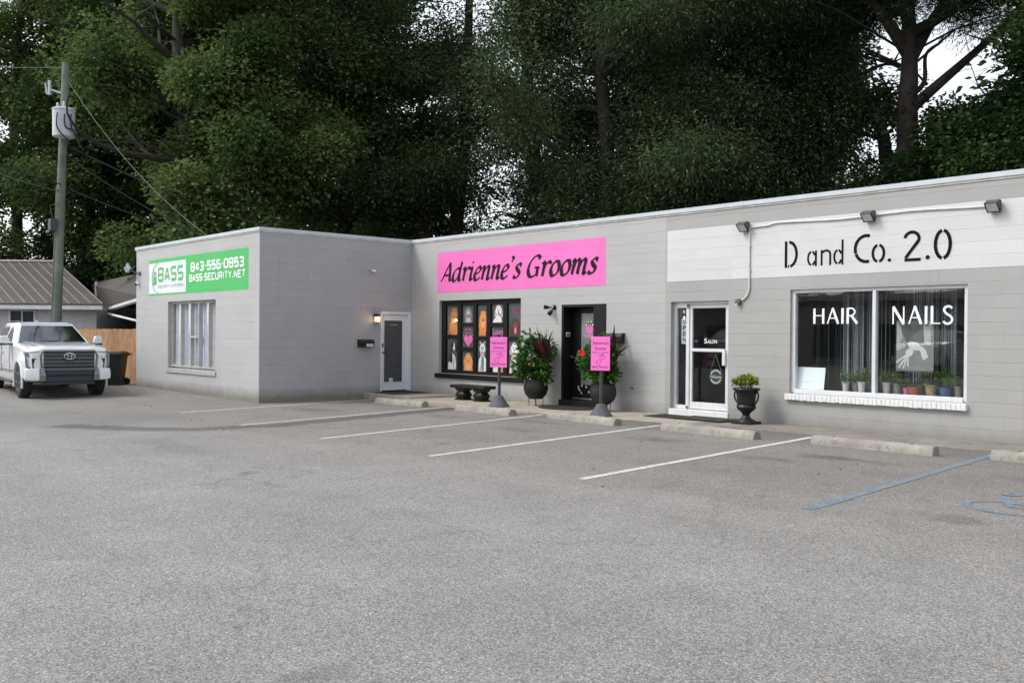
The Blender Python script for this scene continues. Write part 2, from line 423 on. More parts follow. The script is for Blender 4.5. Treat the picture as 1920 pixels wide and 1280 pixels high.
def asphalt_mat():
    m, nt, b = base_mat("asphalt")
    P = nt.new("ShaderNodeNewGeometry").outputs["Position"]
    vo = nt.new("ShaderNodeTexVoronoi"); vo.inputs["Scale"].default_value = 95; nt.link(P, vo.inputs["Vector"])
    sep = nt.new("ShaderNodeSeparateColor"); nt.link(vo.outputs["Color"], sep.inputs[0])
    cr = nt.new("ShaderNodeValToRGB"); e = cr.color_ramp.elements
    e[0].position = 0; e[0].color = (.15, .148, .144, 1); e[1].position = 1; e[1].color = (.50, .485, .46, 1)
    for p, c in ((.22, (.24, .237, .232)), (.5, (.29, .286, .28)), (.72, (.335, .325, .312)), (.88, (.38, .36, .335))):
        q = e.new(p); q.color = (*c, 1)
    nt.link(sep.outputs[0], cr.inputs[0])
    vo2 = nt.new("ShaderNodeTexVoronoi"); vo2.inputs["Scale"].default_value = 160; nt.link(P, vo2.inputs["Vector"])
    sep2 = nt.new("ShaderNodeSeparateColor"); nt.link(vo2.outputs["Color"], sep2.inputs[0])
    fine = nt.ramp(sep2.outputs[1], 0, 1)
    gap = nt.ramp(vo.outputs["Distance"], .62, .30)         # dark binder between the stones
    k = nt.math('ADD', nt.math('MULTIPLY', fine, .3), .85)
    k = nt.math('MULTIPLY', k, nt.math('ADD', nt.math('MULTIPLY', gap, .32), .78))
    big = nt.noise(P, .23, 5, .6); mid = nt.noise(P, 1.7, 5, .65)
    k = nt.math('MULTIPLY', k, nt.math('ADD', nt.math('MULTIPLY', big, .50), .70))
    k = nt.math('MULTIPLY', k, nt.math('ADD', nt.math('MULTIPLY', mid, .40), .80))
    sp = nt.new("ShaderNodeSeparateXYZ"); nt.link(P, sp.inputs[0])
    # newer, browner surface in the bays along the shop
    bay = nt.ramp(nt.math('ADD', sp.outputs["Y"], nt.math('MULTIPLY', nt.noise(P, .5, 4), 2.4)), -8.2, -4.0)
    k = nt.math('MULTIPLY', k, nt.math('SUBTRACT', 1.0, nt.math('MULTIPLY', bay, .20)))
    # wet trickle from the walkway between the bays, and the puddle stain it ends in
    path = [(4.2, -1.9), (4.9, -4.4), (5.6, -6.9), (5.4, -8.2), (4.6, -9.0), (3.2, -9.6)]
    xy = nt.new("ShaderNodeCombineXYZ"); nt.link(sp.outputs[0], xy.inputs[0]); nt.link(sp.outputs[1], xy.inputs[1])
    dmin = None
    for (ax, ay), (bx, by) in zip(path, path[1:]):
        ba = Vector((bx - ax, by - ay, 0)); L2 = ba.length_squared
        s1 = nt.new("ShaderNodeVectorMath", operation='SUBTRACT'); nt.link(xy.outputs[0], s1.inputs[0]); s1.inputs[1].default_value = (ax, ay, 0)
        dt = nt.new("ShaderNodeVectorMath", operation='DOT_PRODUCT'); nt.link(s1.outputs[0], dt.inputs[0]); dt.inputs[1].default_value = ba / L2
        h = nt.math('MULTIPLY', dt.outputs["Value"], 1.0, clamp=True)
        sc = nt.new("ShaderNodeVectorMath", operation='SCALE'); sc.inputs[0].default_value = ba; nt.link(h, sc.inputs["Scale"])
        s2 = nt.new("ShaderNodeVectorMath", operation='DISTANCE'); nt.link(s1.outputs[0], s2.inputs[0]); nt.link(sc.outputs[0], s2.inputs[1])
        dmin = s2.outputs["Value"] if dmin is None else nt.math('MINIMUM', dmin, s2.outputs["Value"])
    wob = nt.math('MULTIPLY', nt.math('SUBTRACT', nt.noise(P, 2.2, 5, .65), .5), .5)
    stn = nt.ramp(nt.math('ADD', dmin, wob), .44, .20)
    k = nt.math('MULTIPLY', k, nt.math('SUBTRACT', 1.0, nt.math('MULTIPLY', stn, .46)))
    pud = nt.new("ShaderNodeVectorMath", operation='DISTANCE'); nt.link(xy.outputs[0], pud.inputs[0]); pud.inputs[1].default_value = (1.2, -9.4, 0)
    pst = nt.ramp(nt.math('ADD', pud.outputs["Value"], nt.math('MULTIPLY', nt.noise(P, .8, 5, .6), 4)), 5.2, 3.6)
    k = nt.math('MULTIPLY', k, nt.math('SUBTRACT', 1.0, nt.math('MULTIPLY', pst, .16)))
    # darker grit gathered along the walkway, drips where cars stand, fine cracks
    grit = nt.ramp(nt.math('ADD', sp.outputs["Y"], nt.math('MULTIPLY', nt.noise(P, 2.6, 5, .7), 1.1)), -2.3, -1.2)
    k = nt.math('MULTIPLY', k, nt.math('SUBTRACT', 1.0, nt.math('MULTIPLY', grit, .30)))
    wv = nt.new("ShaderNodeVectorMath", operation='ADD'); nz = nt.new("ShaderNodeTexNoise"); nz.inputs["Scale"].default_value = 1.6; nz.inputs["Detail"].default_value = 4; nt.link(P, nz.inputs["Vector"]); nt.link(xy.outputs[0], wv.inputs[0]); nt.link(nz.outputs["Color"], wv.inputs[1])
    for (ox, oy, orx, ory, dk) in ((14.3, -3.5, .75, .22, .42), (13.7, -4.3, .4, .16, .3), (11.5, -3.6, .6, .3, .30), (9.0, -4.2, .5, .35, .25), (8.3, -3.0, .9, .2, .28), (5.9, -3.5, .7, .3, .25), (2.6, -4.4, .8, .4, .28), (17.0, -3.6, .8, .3, .3), (7.5, -9.6, 1.6, .35, .16)):
        mp = nt.new("ShaderNodeVectorMath", operation='SUBTRACT'); nt.link(wv.outputs[0], mp.inputs[0]); mp.inputs[1].default_value = (ox + .5, oy + .5, .5)
        md = nt.new("ShaderNodeVectorMath", operation='MULTIPLY'); nt.link(mp.outputs[0], md.inputs[0]); md.inputs[1].default_value = (1 / orx, 1 / ory, 0)
        ln = nt.new("ShaderNodeVectorMath", operation='LENGTH'); nt.link(md.outputs[0], ln.inputs[0])
        k = nt.math('MULTIPLY', k, nt.math('SUBTRACT', 1.0, nt.math('MULTIPLY', nt.ramp(ln.outputs["Value"], 1.25, .35), dk)))
    pale = nt.new("ShaderNodeVectorMath", operation='DISTANCE'); nt.link(wv.outputs[0], pale.inputs[0]); pale.inputs[1].default_value = (11.9, -10.6, .5)
    k = nt.math('MULTIPLY', k, nt.math('ADD', 1.0, nt.math('MULTIPLY', nt.ramp(pale.outputs["Value"], .55, .2), .14)))
    cw = nt.new("ShaderNodeTexVoronoi", feature='DISTANCE_TO_EDGE'); cw.inputs["Scale"].default_value = .33; nt.link(wv.outputs[0], cw.inputs["Vector"])
    crk = nt.math('MULTIPLY', nt.ramp(cw.outputs["Distance"], .009, .003), nt.ramp(nt.noise(P, .35, 3), .50, .60))
    k = nt.math('MULTIPLY', k, nt.math('SUBTRACT', 1.0, nt.math('MULTIPLY', crk, .20)))
    lane = nt.new("ShaderNodeMapping"); lane.inputs["Scale"].default_value = (.12, 1.1, 1); lane.inputs["Rotation"].default_value = (0, 0, .06); nt.link(P, lane.inputs[0])
    k = nt.math('MULTIPLY', k, nt.math('ADD', nt.math('MULTIPLY', nt.noise(lane.outputs[0], 1.0, 4, .6), .26), .87))
    # oil drips
    oil = nt.ramp(nt.noise(P, 1.15, 2, .4), .69, .76)
    k = nt.math('MULTIPLY', k, nt.math('SUBTRACT', 1.0, nt.math('MULTIPLY', oil, .26)))
    g = nt.new("ShaderNodeCombineXYZ")
    for i in range(3): nt.link(k, g.inputs[i])
    hue = nt.mix(sep.outputs[2], (1.06, .99, .92), (.93, 1.0, 1.08)); c = nt.mix(1.0, nt.mix(1.0, cr.outputs[0], hue, 'MULTIPLY'), g.outputs[0], 'MULTIPLY')
    c = nt.mix(nt.math('MULTIPLY', bay, .5), c, nt.mix(1.0, c, (1.05, .98, .90), 'MULTIPLY')); c = nt.mix(1.0, c, (1.015, 1.0, .975), 'MULTIPLY')
    nt.link(c, b.inputs["Base Color"]); b.inputs["Roughness"].default_value = .82; b.inputs["Specular IOR Level"].default_value = .3
    nt.link(nt.bump(gap, .55, .006, nt.bump(nt.noise(P, 5, 3), .12, .02)), b.inputs["Normal"])
    return m

ASPH = asphalt_mat()
mb = MB()
xs = [-48 + .75 * i for i in range(129)]; ys = [-48 + .6 * i for i in range(91)]
vs = [(x, y, gz(x, y)) for y in ys for x in xs]; nx = len(xs)
fs = [(j * nx + i, j * nx + i + 1, (j + 1) * nx + i + 1, (j + 1) * nx + i) for j in range(len(ys) - 1) for i in range(nx - 1)]
mb.add(vs, fs); o = mb.build("parking_lot", ASPH, smooth=True)
tag(o, "worn grey asphalt parking lot in front of the shops", "parking lot", kind="structure")
mb = MB(); mb.add([(-500, -500, -.75), (500, -500, -.75), (500, 500, -.75), (-500, 500, -.75)], [(0, 1, 2, 3)])
tag(mb.build("ground", pm("forest_floor", (.07, .055, .035), .95, var=.4, scale=.8, bump=.6, bscale=6)), "brown leaf littered soil around and behind the buildings", "ground", kind="structure")

CONC = pm("walk_concrete", (.35, .31, .25), .85, var=.16, scale=1.6, bump=.35, bscale=60, dirt=.55, dirtcol=(.15, .14, .11))
mb = MB()
def walk_y(x): return -1.78 if x < 6.5 else (-1.78 + (x - 6.5) * .124 if x < 11.6 else -1.14)
cuts = [2.05, 3.9, 6.5, 8.3, 10.1, 11.6, 12.62, 15.6, 18.2, 20.8, 23.4, 26]
for a, b_ in zip(cuts, cuts[1:]):
    a2, b2 = a + .006, b_ - .006
    mb.prism([(a2, walk_y(a)), (b2, walk_y(b_)), (b2, .0), (a2, .0)], lambda x, y: (x, y, -.3), lambda x, y: (x, y, 0.0 if a < 14 else -.004), 1 if a > 10 else 0)
mb.box(0, 2.04, -1.5, 0, -.3, .035)
tag(mb.build("walkway", [CONC, pm("walk_concrete_grimy", (.22, .20, .17), .88, var=.22, scale=1.3, bump=.35, bscale=60, dirt=.75, dirtcol=(.09, .085, .065))], bevel=.006), "tan concrete walkway slabs along the foot of the shop front", "walkway", kind="structure")

def paint_mat(name, col, wear, cover):
    """road paint worn through to the stones"""
    m, nt, b = base_mat(name); P = nt.new("ShaderNodeNewGeometry").outputs["Position"]
    vo = nt.new("ShaderNodeTexVoronoi"); vo.inputs["Scale"].default_value = 80; nt.link(P, vo.inputs["Vector"])
    sep = nt.new("ShaderNodeSeparateColor"); nt.link(vo.outputs["Color"], sep.inputs[0])
    v = nt.math('ADD', nt.math('MULTIPLY', sep.outputs[0], .5), nt.math('MULTIPLY', nt.noise(P, 6, 5, .7), 1.0))
    w = nt.ramp(v, cover - .10, cover + .10)
    tone = nt.mix(sep.outputs[1], tuple(c * .82 for c in col), tuple(min(1, c * 1.1) for c in col))
    nt.link(nt.mix(nt.math('MULTIPLY', w, wear), tone, (.24, .235, .225)), b.inputs["Base Color"]); b.inputs["Roughness"].default_value = .8; b.inputs["Specular IOR Level"].default_value = .3
    nt.link(nt.bump(nt.ramp(vo.outputs["Distance"], .62, .30), .4, .005), b.inputs["Normal"])
    MATS[name] = m; return m
LINEW = paint_mat("line_paint", (.66, .66, .65), .8, .86)
LINEB = paint_mat("blue_line_paint", (.065, .17, .28), .95, .69)
def ground_strip(mb, pts, w, lift=.004):
    n = 24; P = []
    for i in range(len(pts) - 1):
        a, b_ = Vector(pts[i]), Vector(pts[i + 1])
        for j in range(n): P.append(a.lerp(b_, j / n))
    P.append(Vector(pts[-1])); P = [p + Vector((rnd.gauss(0, .0025), rnd.gauss(0, .0025))) for p in P]
    v2, f2 = ribbon(P, w)
    mb.add([(x, y, gz(x, y) + lift) for x, y in v2], f2)
lines = [((1.37, -6.87), (.49, -1.55), "white parking line nearest the side wall of the left wing"),
         ((5.13, -7.36), (3.82, -1.85), "white parking line beside the dark wet streak"),
         ((8.12, -7.52), (6.96, -1.84), "white parking line ending between the second and third concrete stops"),
         ((10.8, -7.51), (9.95, -1.85), "white parking line ending between the third and fourth concrete stops"),
         ((13.39, -7.41), (12.68, -1.46), "white parking line nearest the blue line, the longest one in front")]
for a, b_, lab in lines:
    mb = MB(); ground_strip(mb, [a, b_], .10)
    tag(mb.build("parking_line", LINEW), lab, "parking line", "white lines between the parking bays", "structure")
mb = MB(); ground_strip(mb, [(15.95, -7.09), (15.38, -1.3)], .11)
tag(mb.build("parking_line", LINEB), "blue parking line on the right edge of the lot", "parking line", kind="structure")
# accessible-bay symbol painted on the asphalt
mb = MB()
def gp(pts, w):
    v2, f2 = ribbon([Vector(p) for p in smooth2(pts, 6)], w); mb.add([(x, y, gz(x, y) + .004 + .001 * len(mb.f) / 60) for x, y in v2], f2)
sx, sy = 17.12, -5.45
gp([(sx + .05, sy + .22), (sx - .25, sy + .12), (sx - .38, sy - .12), (sx - .25, sy - .38), (sx + .05, sy - .48), (sx + .32, sy - .36), (sx + .42, sy - .15)], .07)
gp([(sx - .28, sy + .52), (sx - .10, sy + .10), (sx + .02, sy - .08)], .09); gp([(sx - .20, sy + .16), (sx + .16, sy + .10)], .07)
gp([(sx + .0, sy - .06), (sx + .3, sy - .1), (sx + .42, sy - .5), (sx + .55, sy - .47)], .08)
gp([(sx - .36, sy + .66), (sx - .30, sy + .74), (sx - .22, sy + .68), (sx - .28, sy + .60), (sx - .35, sy + .65)], .08)
tag(mb.build("wheelchair_symbol", LINEB), "faded blue wheelchair symbol painted on the asphalt", "road marking", kind="structure")

# wheel stops
STOP = pm("stop_concrete", (.29, .27, .235), .9, var=.28, scale=4.5, bump=1.0, bscale=38, dirt=.95, dirtcol=(.11, .108, .08))
stops = [((1.45, -2.03), (3.44, -2.10), "mossy concrete wheel stop in front of the white office door"),
         ((4.75, -2.20), (6.72, -2.40), "concrete wheel stop in front of the dark bench and first pink sign"),
         ((7.6, -2.22), (9.52, -2.46), "concrete wheel stop in front of the black groomer door"),
         ((10.46, -2.36), (12.33, -2.45), "concrete wheel stop in front of the black urn"),
         ((13.15, -2.22), (14.95, -2.24), "concrete wheel stop under the wide salon window"),
         ((15.58, -1.99), (17.4, -2.02), "concrete wheel stop cut off by the right picture edge")]
for k, (a, b_, lab) in enumerate(stops):
    a, b_ = Vector(a), Vector(b_); L = (b_ - a).length; cx, cy = (a + b_) / 2
    e = empty("wheel_stop", (cx, cy, 0), math.atan2(b_.y - a.y, b_.x - a.x))
    tag(e, lab, "wheel stop", "concrete wheel stops at the head of the bays")
    prof = [(-.105, -.04), (-.10, .05), (-.075, .105), (-.035, .128), (.035, .128), (.075, .105), (.10, .05), (.105, -.04)]
    mb = MB(); secs = []
    n = 26
    for i in range(n + 1):
        x = -L / 2 + L * i / n
        wx, wy = a.lerp(b_, i / n)
        z0 = gz(wx, wy); s = 1 if 0 < i < n else .95
        secs.append([(x, y * s + rnd.gauss(0, .0022), z0 + z * s + rnd.gauss(0, .002)) for y, z in prof])
    mb.loft(secs); mb.build("block", STOP, e, smooth=True)
    for px in (-L * .32, L * .32):
        mb = MB(); wx, wy = a.lerp(b_, .5 + px / L); mb.lathe([(.013, .12), (.013, .134), (.006, .138)], (px, 0, gz(wx, wy)), 10)
        mb.build("anchor_pin", pm("rust", (.12, .06, .03), .8, .3), e)

# ------------------------------------------------------------------ shop building
H, WW, WL, XR, YB = 4.04, 7.76, 4.40, 24.0, 8.6
GREY1, GREY2 = (.41, .407, .398), (.350, .344, .334)
WF = wall_mat("front_wall_paint", GREY1, 'x', .55, GREY2, 8.56)
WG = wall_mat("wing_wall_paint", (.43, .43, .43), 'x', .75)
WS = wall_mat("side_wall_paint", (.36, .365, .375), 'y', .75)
bld = empty("shop_building", (0, 0, 0))
tag(bld, "low grey painted block shop building with a projecting left wing and three signs", "building")

def wall(mb, O, U, N, L, z0, z1, ops, depth=.2):
    O, U, N = Vector(O), Vector(U), Vector(N)
    us = sorted({0.0, L, *[o[0] for o in ops], *[o[1] for o in ops]}); zs = sorted({z0, z1, *[o[2] for o in ops], *[o[3] for o in ops]})
    pt = lambda u, z, d=0.0: O + U * u + Vector((0, 0, z)) - N * d
    for a, b_ in zip(us, us[1:]):
        for c, d in zip(zs, zs[1:]):
            if any(o[0] <= a and b_ <= o[1] and o[2] <= c and d <= o[3] for o in ops): continue
            mb.add([pt(a, c), pt(b_, c), pt(b_, d), pt(a, d)], [(0, 1, 2, 3)])
    for o in ops:
        u0_, u1_, c, d = o[:4]; dp = o[4] if len(o) > 4 else depth
        for q in ((u0_, c, u0_, d), (u1_, d, u1_, c), (u0_, d, u1_, d), (u1_, c, u0_, c)):
            mb.add([pt(q[0], q[1]), pt(q[2], q[3]), pt(q[2], q[3], dp), pt(q[0], q[1], dp)], [(0, 1, 2, 3)])

GW = (1.20, 4.30, .56, 2.405); GD = (5.64, 6.985, -.4, 2.225, .34); SD = (8.70, 10.06, -.4, 2.225); SW = (11.36, 14.42, .56, 2.385)
mb = MB(); wall(mb, (0, 0, 0), (1, 0, 0), (0, -1, 0), XR, -.4, H - .02, [GW, GD, SD, SW])
mb.build("front_wall", WF, bld, recalc=False)
WWIN = (-5.40 + WW, -2.36 + WW, .56, 2.39)
mb = MB(); wall(mb, (-WW, -WL, 0), (1, 0, 0), (0, -1, 0), WW, -.5, H - .02, [WWIN]); mb.build("wing_front_wall", WG, bld, recalc=False)
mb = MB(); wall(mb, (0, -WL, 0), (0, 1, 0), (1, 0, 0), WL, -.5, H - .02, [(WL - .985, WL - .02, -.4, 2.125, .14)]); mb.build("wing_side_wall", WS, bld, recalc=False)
mb = MB()
mb.add([(-WW, YB, -.5), (-WW, -WL, -.5), (-WW, -WL, H - .02), (-WW, YB, H - .02)], [(0, 1, 2, 3)])
mb.add([(XR, 0, -.5), (XR, YB, -.5), (XR, YB, H - .02), (XR, 0, H - .02)], [(0, 1, 2, 3)])
mb.add([(XR, YB, -.5), (-WW, YB, -.5), (-WW, YB, H - .02), (XR, YB, H - .02)], [(0, 1, 2, 3)])
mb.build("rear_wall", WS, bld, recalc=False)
mb = MB(); mb.box(-WW + .1, -.1, -WL + .1, 8.5, 3.86, 3.95); mb.box(-.099, XR - .1, .1, 8.5, 3.86, 3.948)
mb.build("roof", pm("roof_felt", (.12, .12, .12), .9, var=.2), bld)
# metal coping: fascia strip and drip edge below it
COPE = pm("coping_metal", (.50, .535, .575), .42, .0, var=.06, scale=2, dirt=.12, dirtcol=(.3, .3, .28))
DRIP = pm("coping_drip", (.55, .54, .50), .55, .0, var=.2, scale=4, dirt=.4, dirtcol=(.22, .2, .16))
def coping(mb, o1, z0, z1, inner=-.12):
    P = [(-WW, YB), (-WW, -WL), (0, -WL), (0, 0), (XR, 0), (XR, YB)]
    nrm = [(-1, 0), (-1, -1), (1, -1), (1, -1), (1, -1), (1, 0)]
    out = [(p[0] + n[0] * o1, p[1] + n[1] * o1) for p, n in zip(P, nrm)]; inn = [(p[0] + n[0] * inner, p[1] + n[1] * inner) for p, n in zip(P, nrm)]
    secs = [[(a[0], a[1], z0), (a[0], a[1], z1), (b_[0], b_[1], z1 + .01), (b_[0], b_[1], z0)] for a, b_ in zip(out, inn)]
    mb.loft(secs)
mb = MB(); coping(mb, .034, H - .078, H); c1 = mb.build("coping", COPE, bld)
mb = MB(); coping(mb, .016, H - .112, H - .079, -.05); mb.build("drip_edge", DRIP, c1)
for x in np.arange(1.2, XR, 3.05): mb = MB(); mb.box(x - .03, x + .03, -.0375, -.03, H - .08, H + .003); mb.build("coping_joint", COPE, c1)
for x in np.arange(-6.9, -.3, 3.05): mb = MB(); mb.box(x - .03, x + .03, -WL - .0375, -WL - .03, H - .08, H + .003); mb.build("coping_joint", COPE, c1)
for y in (-3.2, -1.3): mb = MB(); mb.box(.03, .0375, y - .03, y + .03, H - .08, H + .003); mb.build("coping_joint", COPE, c1)

# ---------------- painted signs
def sheet(name, x0, x1, z0, z1, y, mat, parent, off=.003):
    mb = MB(); mb.add([(x0, y - off, z0), (x1, y - off, z0), (x1, y - off, z1), (x0, y - off, z1)], [(0, 1, 2, 3)])
    return mb.build(name, mat, parent, recalc=False)
PINK = wall_mat("pink_wall_paint", (.80, .165, .47), 'x', 0, joints=.8)
WHITEW = wall_mat("white_wall_paint", (.575, .575, .58), 'x', 0, joints=.9)
GREENW = wall_mat("green_wall_paint", (.065, .47, .12), 'x', 0, joints=.5)
WHITEG = wall_mat("white_sign_paint", (.70, .72, .76), 'x', 0, joints=.4)
INK = pm("sign_ink", (.014, .006, .011), .7, spec=.25); INK2 = pm("stencil_ink", (.008, .008, .009), .8, var=.3, spec=.12)
pk = sheet("groomer_sign", 1.11, 6.95, 2.612, 3.635, 0, PINK, bld)
tag(pk, "bright pink painted sign with black slanted lettering")
GL = {  # slanted brush letters, x-height 1, capital 1.5: strokes, advance
 'A': ([[(-.02, 0), (.18, .35), (.5, 1.05), (.74, 1.5)], [(.74, 1.52), (.80, .9), (.84, .3), (.92, 0)], [(.25, .50), (.82, .52)]], 1.06),
 'd': ([[(.72, .92), (.5, 1.0), (.22, .78), (.1, .35), (.18, .05), (.36, .02), (.58, .28), (.74, .75)], [(.86, 1.52), (.78, 1.0), (.72, .45), (.76, .06), (.94, .08)]], 1.0),
 'r': ([[(.02, .86), (.16, 1.0), (.22, .9), (.2, .5), (.16, 0)], [(.19, .45), (.34, .8), (.54, 1.0), (.66, .94), (.68, .84)]], .70),
 'i': ([[(.02, .85), (.16, .98), (.2, .8), (.15, .3), (.2, .03), (.38, .14)], [(.22, 1.32), (.27, 1.45)]], .44),
 'e': ([[(.12, .46), (.42, .56), (.6, .78), (.48, 1.0), (.26, .86), (.1, .45), (.16, .08), (.36, 0), (.64, .2)]], .72),
 'n': ([[(.04, .88), (.17, 1.0), (.2, .85), (.16, .4), (.12, 0)], [(.17, .4), (.34, .8), (.54, 1.0), (.66, .86), (.62, .4), (.62, .06), (.74, .03), (.84, .14)]], .90),
 "'": ([[(.2, 1.62), (.24, 1.4), (.12, 1.2)]], .38),
 's': ([[(.66, .88), (.46, 1.0), (.26, .84), (.34, .6), (.52, .38), (.46, .1), (.24, 0), (.04, .12)]], .76),
 'G': ([[(1.0, 1.28), (.82, 1.48), (.5, 1.42), (.2, 1.0), (.1, .5), (.24, .1), (.52, 0), (.84, .16)], [(.88, .64), (.86, .3), (.86, .02)], [(.62, .64), (1.02, .66)]], 1.18),
 'o': ([[(.42, 1.0), (.2, .78), (.1, .4), (.2, .06), (.4, 0), (.64, .22), (.72, .62), (.62, .94), (.42, 1.0)]], .84),
 'm': ([[(.04, .88), (.17, 1.0), (.2, .85), (.16, .4), (.12, 0)], [(.17, .4), (.32, .8), (.48, 1.0), (.6, .86), (.56, .4), (.54, 0)], [(.58, .4), (.74, .8), (.92, 1.0), (1.04, .86), (1.0, .4), (1.0, .06), (1.12, .03), (1.22, .14)]], 1.28),
 ' ': ([], .42)}
fl = Flat(); txt = "Adrienne's Grooms"; tot = sum(GL[c][1] for c in txt); kx = 5.45 / tot; kz = .315; x = 0
for c in txt:
    for st in GL[c][0]:
        pts = [((x + px) * kx + py * kz * .20, py * kz) for px, py in smooth2(st, 6)]
        vs, fs = ribbon(pts, nib(R(28), .118, .038)); fl.put(vs, fs)
    x += GL[c][1]
def pink_place(a, b_, h):            # the line of lettering climbs slightly
    return (1.27 + a, -.005 - h, 2.885 + b_)
fl.build("lettering", INK, pink_place, pk, dz=.0002)

ws_ = sheet("salon_sign", 8.60, XR - .01, 2.62, 3.632, 0, WHITEW, bld)
tag(ws_, "long white painted sign band with black stencilled lettering")
fl = Flat()
def arc(cx, cz, rx, rz, a0, a1, n=16): return [(cx + rx * math.cos(R(a0 + (a1 - a0) * i / n)), cz + rz * math.sin(R(a0 + (a1 - a0) * i / n))) for i in range(n + 1)]
def st(pts, w): vs, fs = ribbon(pts, w); fl.put(vs, fs)
w1, w2 = .053, .037
st([(11.27, 2.775), (11.27, 3.245)], w1)                                             # D
st([(11.33, 3.22)] + arc(11.33, 3.01, .15, .215, 82, -80), w1)
st([(11.31, 2.80), (11.335, 2.795)], .05)
zb, xh = 2.785, .265
def aa(x0, asc):
    st(arc(x0 + .085, zb + xh / 2, .070, xh / 2 - .018, 100, 262), w2); st(arc(x0 + .085, zb + xh / 2, .062, xh / 2 - .018, 82, 25), w2)
    st(arc(x0 + .085, zb + xh / 2, .062, xh / 2 - .018, -80, -25), w2); st([(x0 + .165, zb - .005), (x0 + .165, zb + asc)], w2)
aa(11.69, xh)
st([(11.965, zb), (11.965, zb + xh)], w2); st(arc(12.05, zb + xh - .075, .075, .062, 158, 0) + [(12.125, zb)], w2)       # n
aa(12.185, .42)
st(arc(12.775, 3.025, .195, .215, 72, 200, 20), w1); st(arc(12.775, 3.025, .195, .215, 203, 285, 14), w1)   # C
for a0, a1 in ((100, 260), (-80, 80)): st(arc(12.985, 2.935, .095, .135, a0, a1), .045)     # o
fl.ell(13.175, 2.814, .030, .028)
st(arc(13.545, 3.135, .115, .105, 172, -20) + [(13.44, 2.83)], .050); st([(13.425, 2.800), (13.69, 2.800)], .048)       # 2
fl.ell(13.80, 2.825, .035, .034)
for a0, a1 in ((97, 263), (-83, 83)): st(arc(14.035, 3.015, .115, .215, a0, a1), .053)       # 0
fl.build("lettering", INK2, lambda a, b_, h: (a, -.005 - h, b_), ws_, dz=.0002)

gs = sheet("security_sign", -6.80, -.56, 2.59, 3.60, -WL, GREENW, bld)
tag(gs, "bright green painted sign with white square lettering and a white logo panel")
lp = sheet("logo_panel", -6.775, -4.19, 2.635, 3.50, -WL, WHITEG, gs, off=.005)
GRNL = pm("logo_green", (.07, .42, .10), .6); WHTL = pm("sign_white", (.80, .82, .82), .6, var=.04); TEAL = pm("logo_teal", (.28, .45, .36), .6); 
fl = Flat()
sq_text(fl, "843-556-0853", -3.86, 3.175, 3.05, .20, .054, 0)
fl.build("lettering", WHTL, lambda a, b_, h: (a, -WL - .006 - h, b_), gs, dz=.0002); fl = Flat()
sq_text(fl, "BASS-SECURITY.NET", -3.96, 2.905, 3.24, .158, .042, 0)
fl.build("lettering", WHTL, lambda a, b_, h: (a, -WL - .006 - h, b_), gs, dz=.0002)
fl = Flat()
sq_text(fl, "BASS", -6.06, 2.995, 1.66, .335, .078, 0)
sq_text(fl, "SECURITY SYSTEMS", -6.08, 2.80, 1.70, .06, .017, 1)
fl.put(*ribbon(arc(-6.10, 3.07, .42, .41, 82, 278, 40), nib(R(0), .045, .016)), 0)
fl.rect(-6.43, -6.22, 2.885, 3.11, 0); fl.put(*ribbon([(-6.39, 3.11)] + arc(-6.325, 3.17, .065, .07, 180, 0) + [(-6.26, 3.11)], .045), 0)
for z in (3.085, 3.185, 3.275): fl.rect(-6.12, -4.35, z, z + .013, 2) if z == 3.185 else None
fl.build("logo", [GRNL, TEAL, WHITEG], lambda a, b_, h: (a, -WL - .006 - h, b_), gs, dz=.0002)

# ---------------- wing office window
FRG = pm("window_grey_paint", (.42, .40, .37), .6, var=.08, dirt=.25)
win = empty("office_window", (0, 0, 0)); win.parent = bld
y0 = -WL
mb = MB(); yf = y0 + .09
mb.box(-5.40, -5.33, yf, yf + .08, .60, 2.39); mb.box(-2.43, -2.36, yf, yf + .08, .60, 2.39)
mb.box(-5.329, -2.431, yf, yf + .08, 2.32, 2.39); mb.box(-5.329, -2.431, yf, yf + .08, .60, .66)
for x in (-4.66, -4.02, -3.50, -2.90): mb.box(x - .022, x + .022, y0 + .055, yf + .072, .661, 2.319)
mb.box(-3.995, -3.525, y0 + .05, yf + .07, 1.40, 1.455)
mb.build("frame", FRG, win, bevel=.004)
sheet("pane", -5.33, -2.43, .66, 2.32, yf + .075, glass_mat("window_glass"), win, 0)
mb = MB(); mb.box(-5.45, -2.31, y0 - .035, y0 + .2, .44, .555); mb.build("sill", FRG, win, bevel=.006)
cur = []; n = 130
mb = MB()
vs = []
for i in range(n + 1):
    x = -5.38 + 3.0 * i / n; d = .035 * math.sin(x * 19 + math.sin(x * 5)) + .02 * math.sin(x * 43)
    vs += [(x, yf + .12 + d * .6, .5), (x, yf + .12 + d * .4, 2.4)]
mb.add(vs, [(2 * i, 2 * i + 2, 2 * i + 3, 2 * i + 1) for i in range(n)])
mb.build("curtain", pm("sheer_curtain", (.70, .75, .87), .9, var=.1), win, smooth=True)
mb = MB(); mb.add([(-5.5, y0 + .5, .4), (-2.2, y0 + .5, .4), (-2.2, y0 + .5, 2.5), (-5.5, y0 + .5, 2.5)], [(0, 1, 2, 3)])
mb.build("room_wall", pm("dark_room", (.05, .05, .055), .9), win)

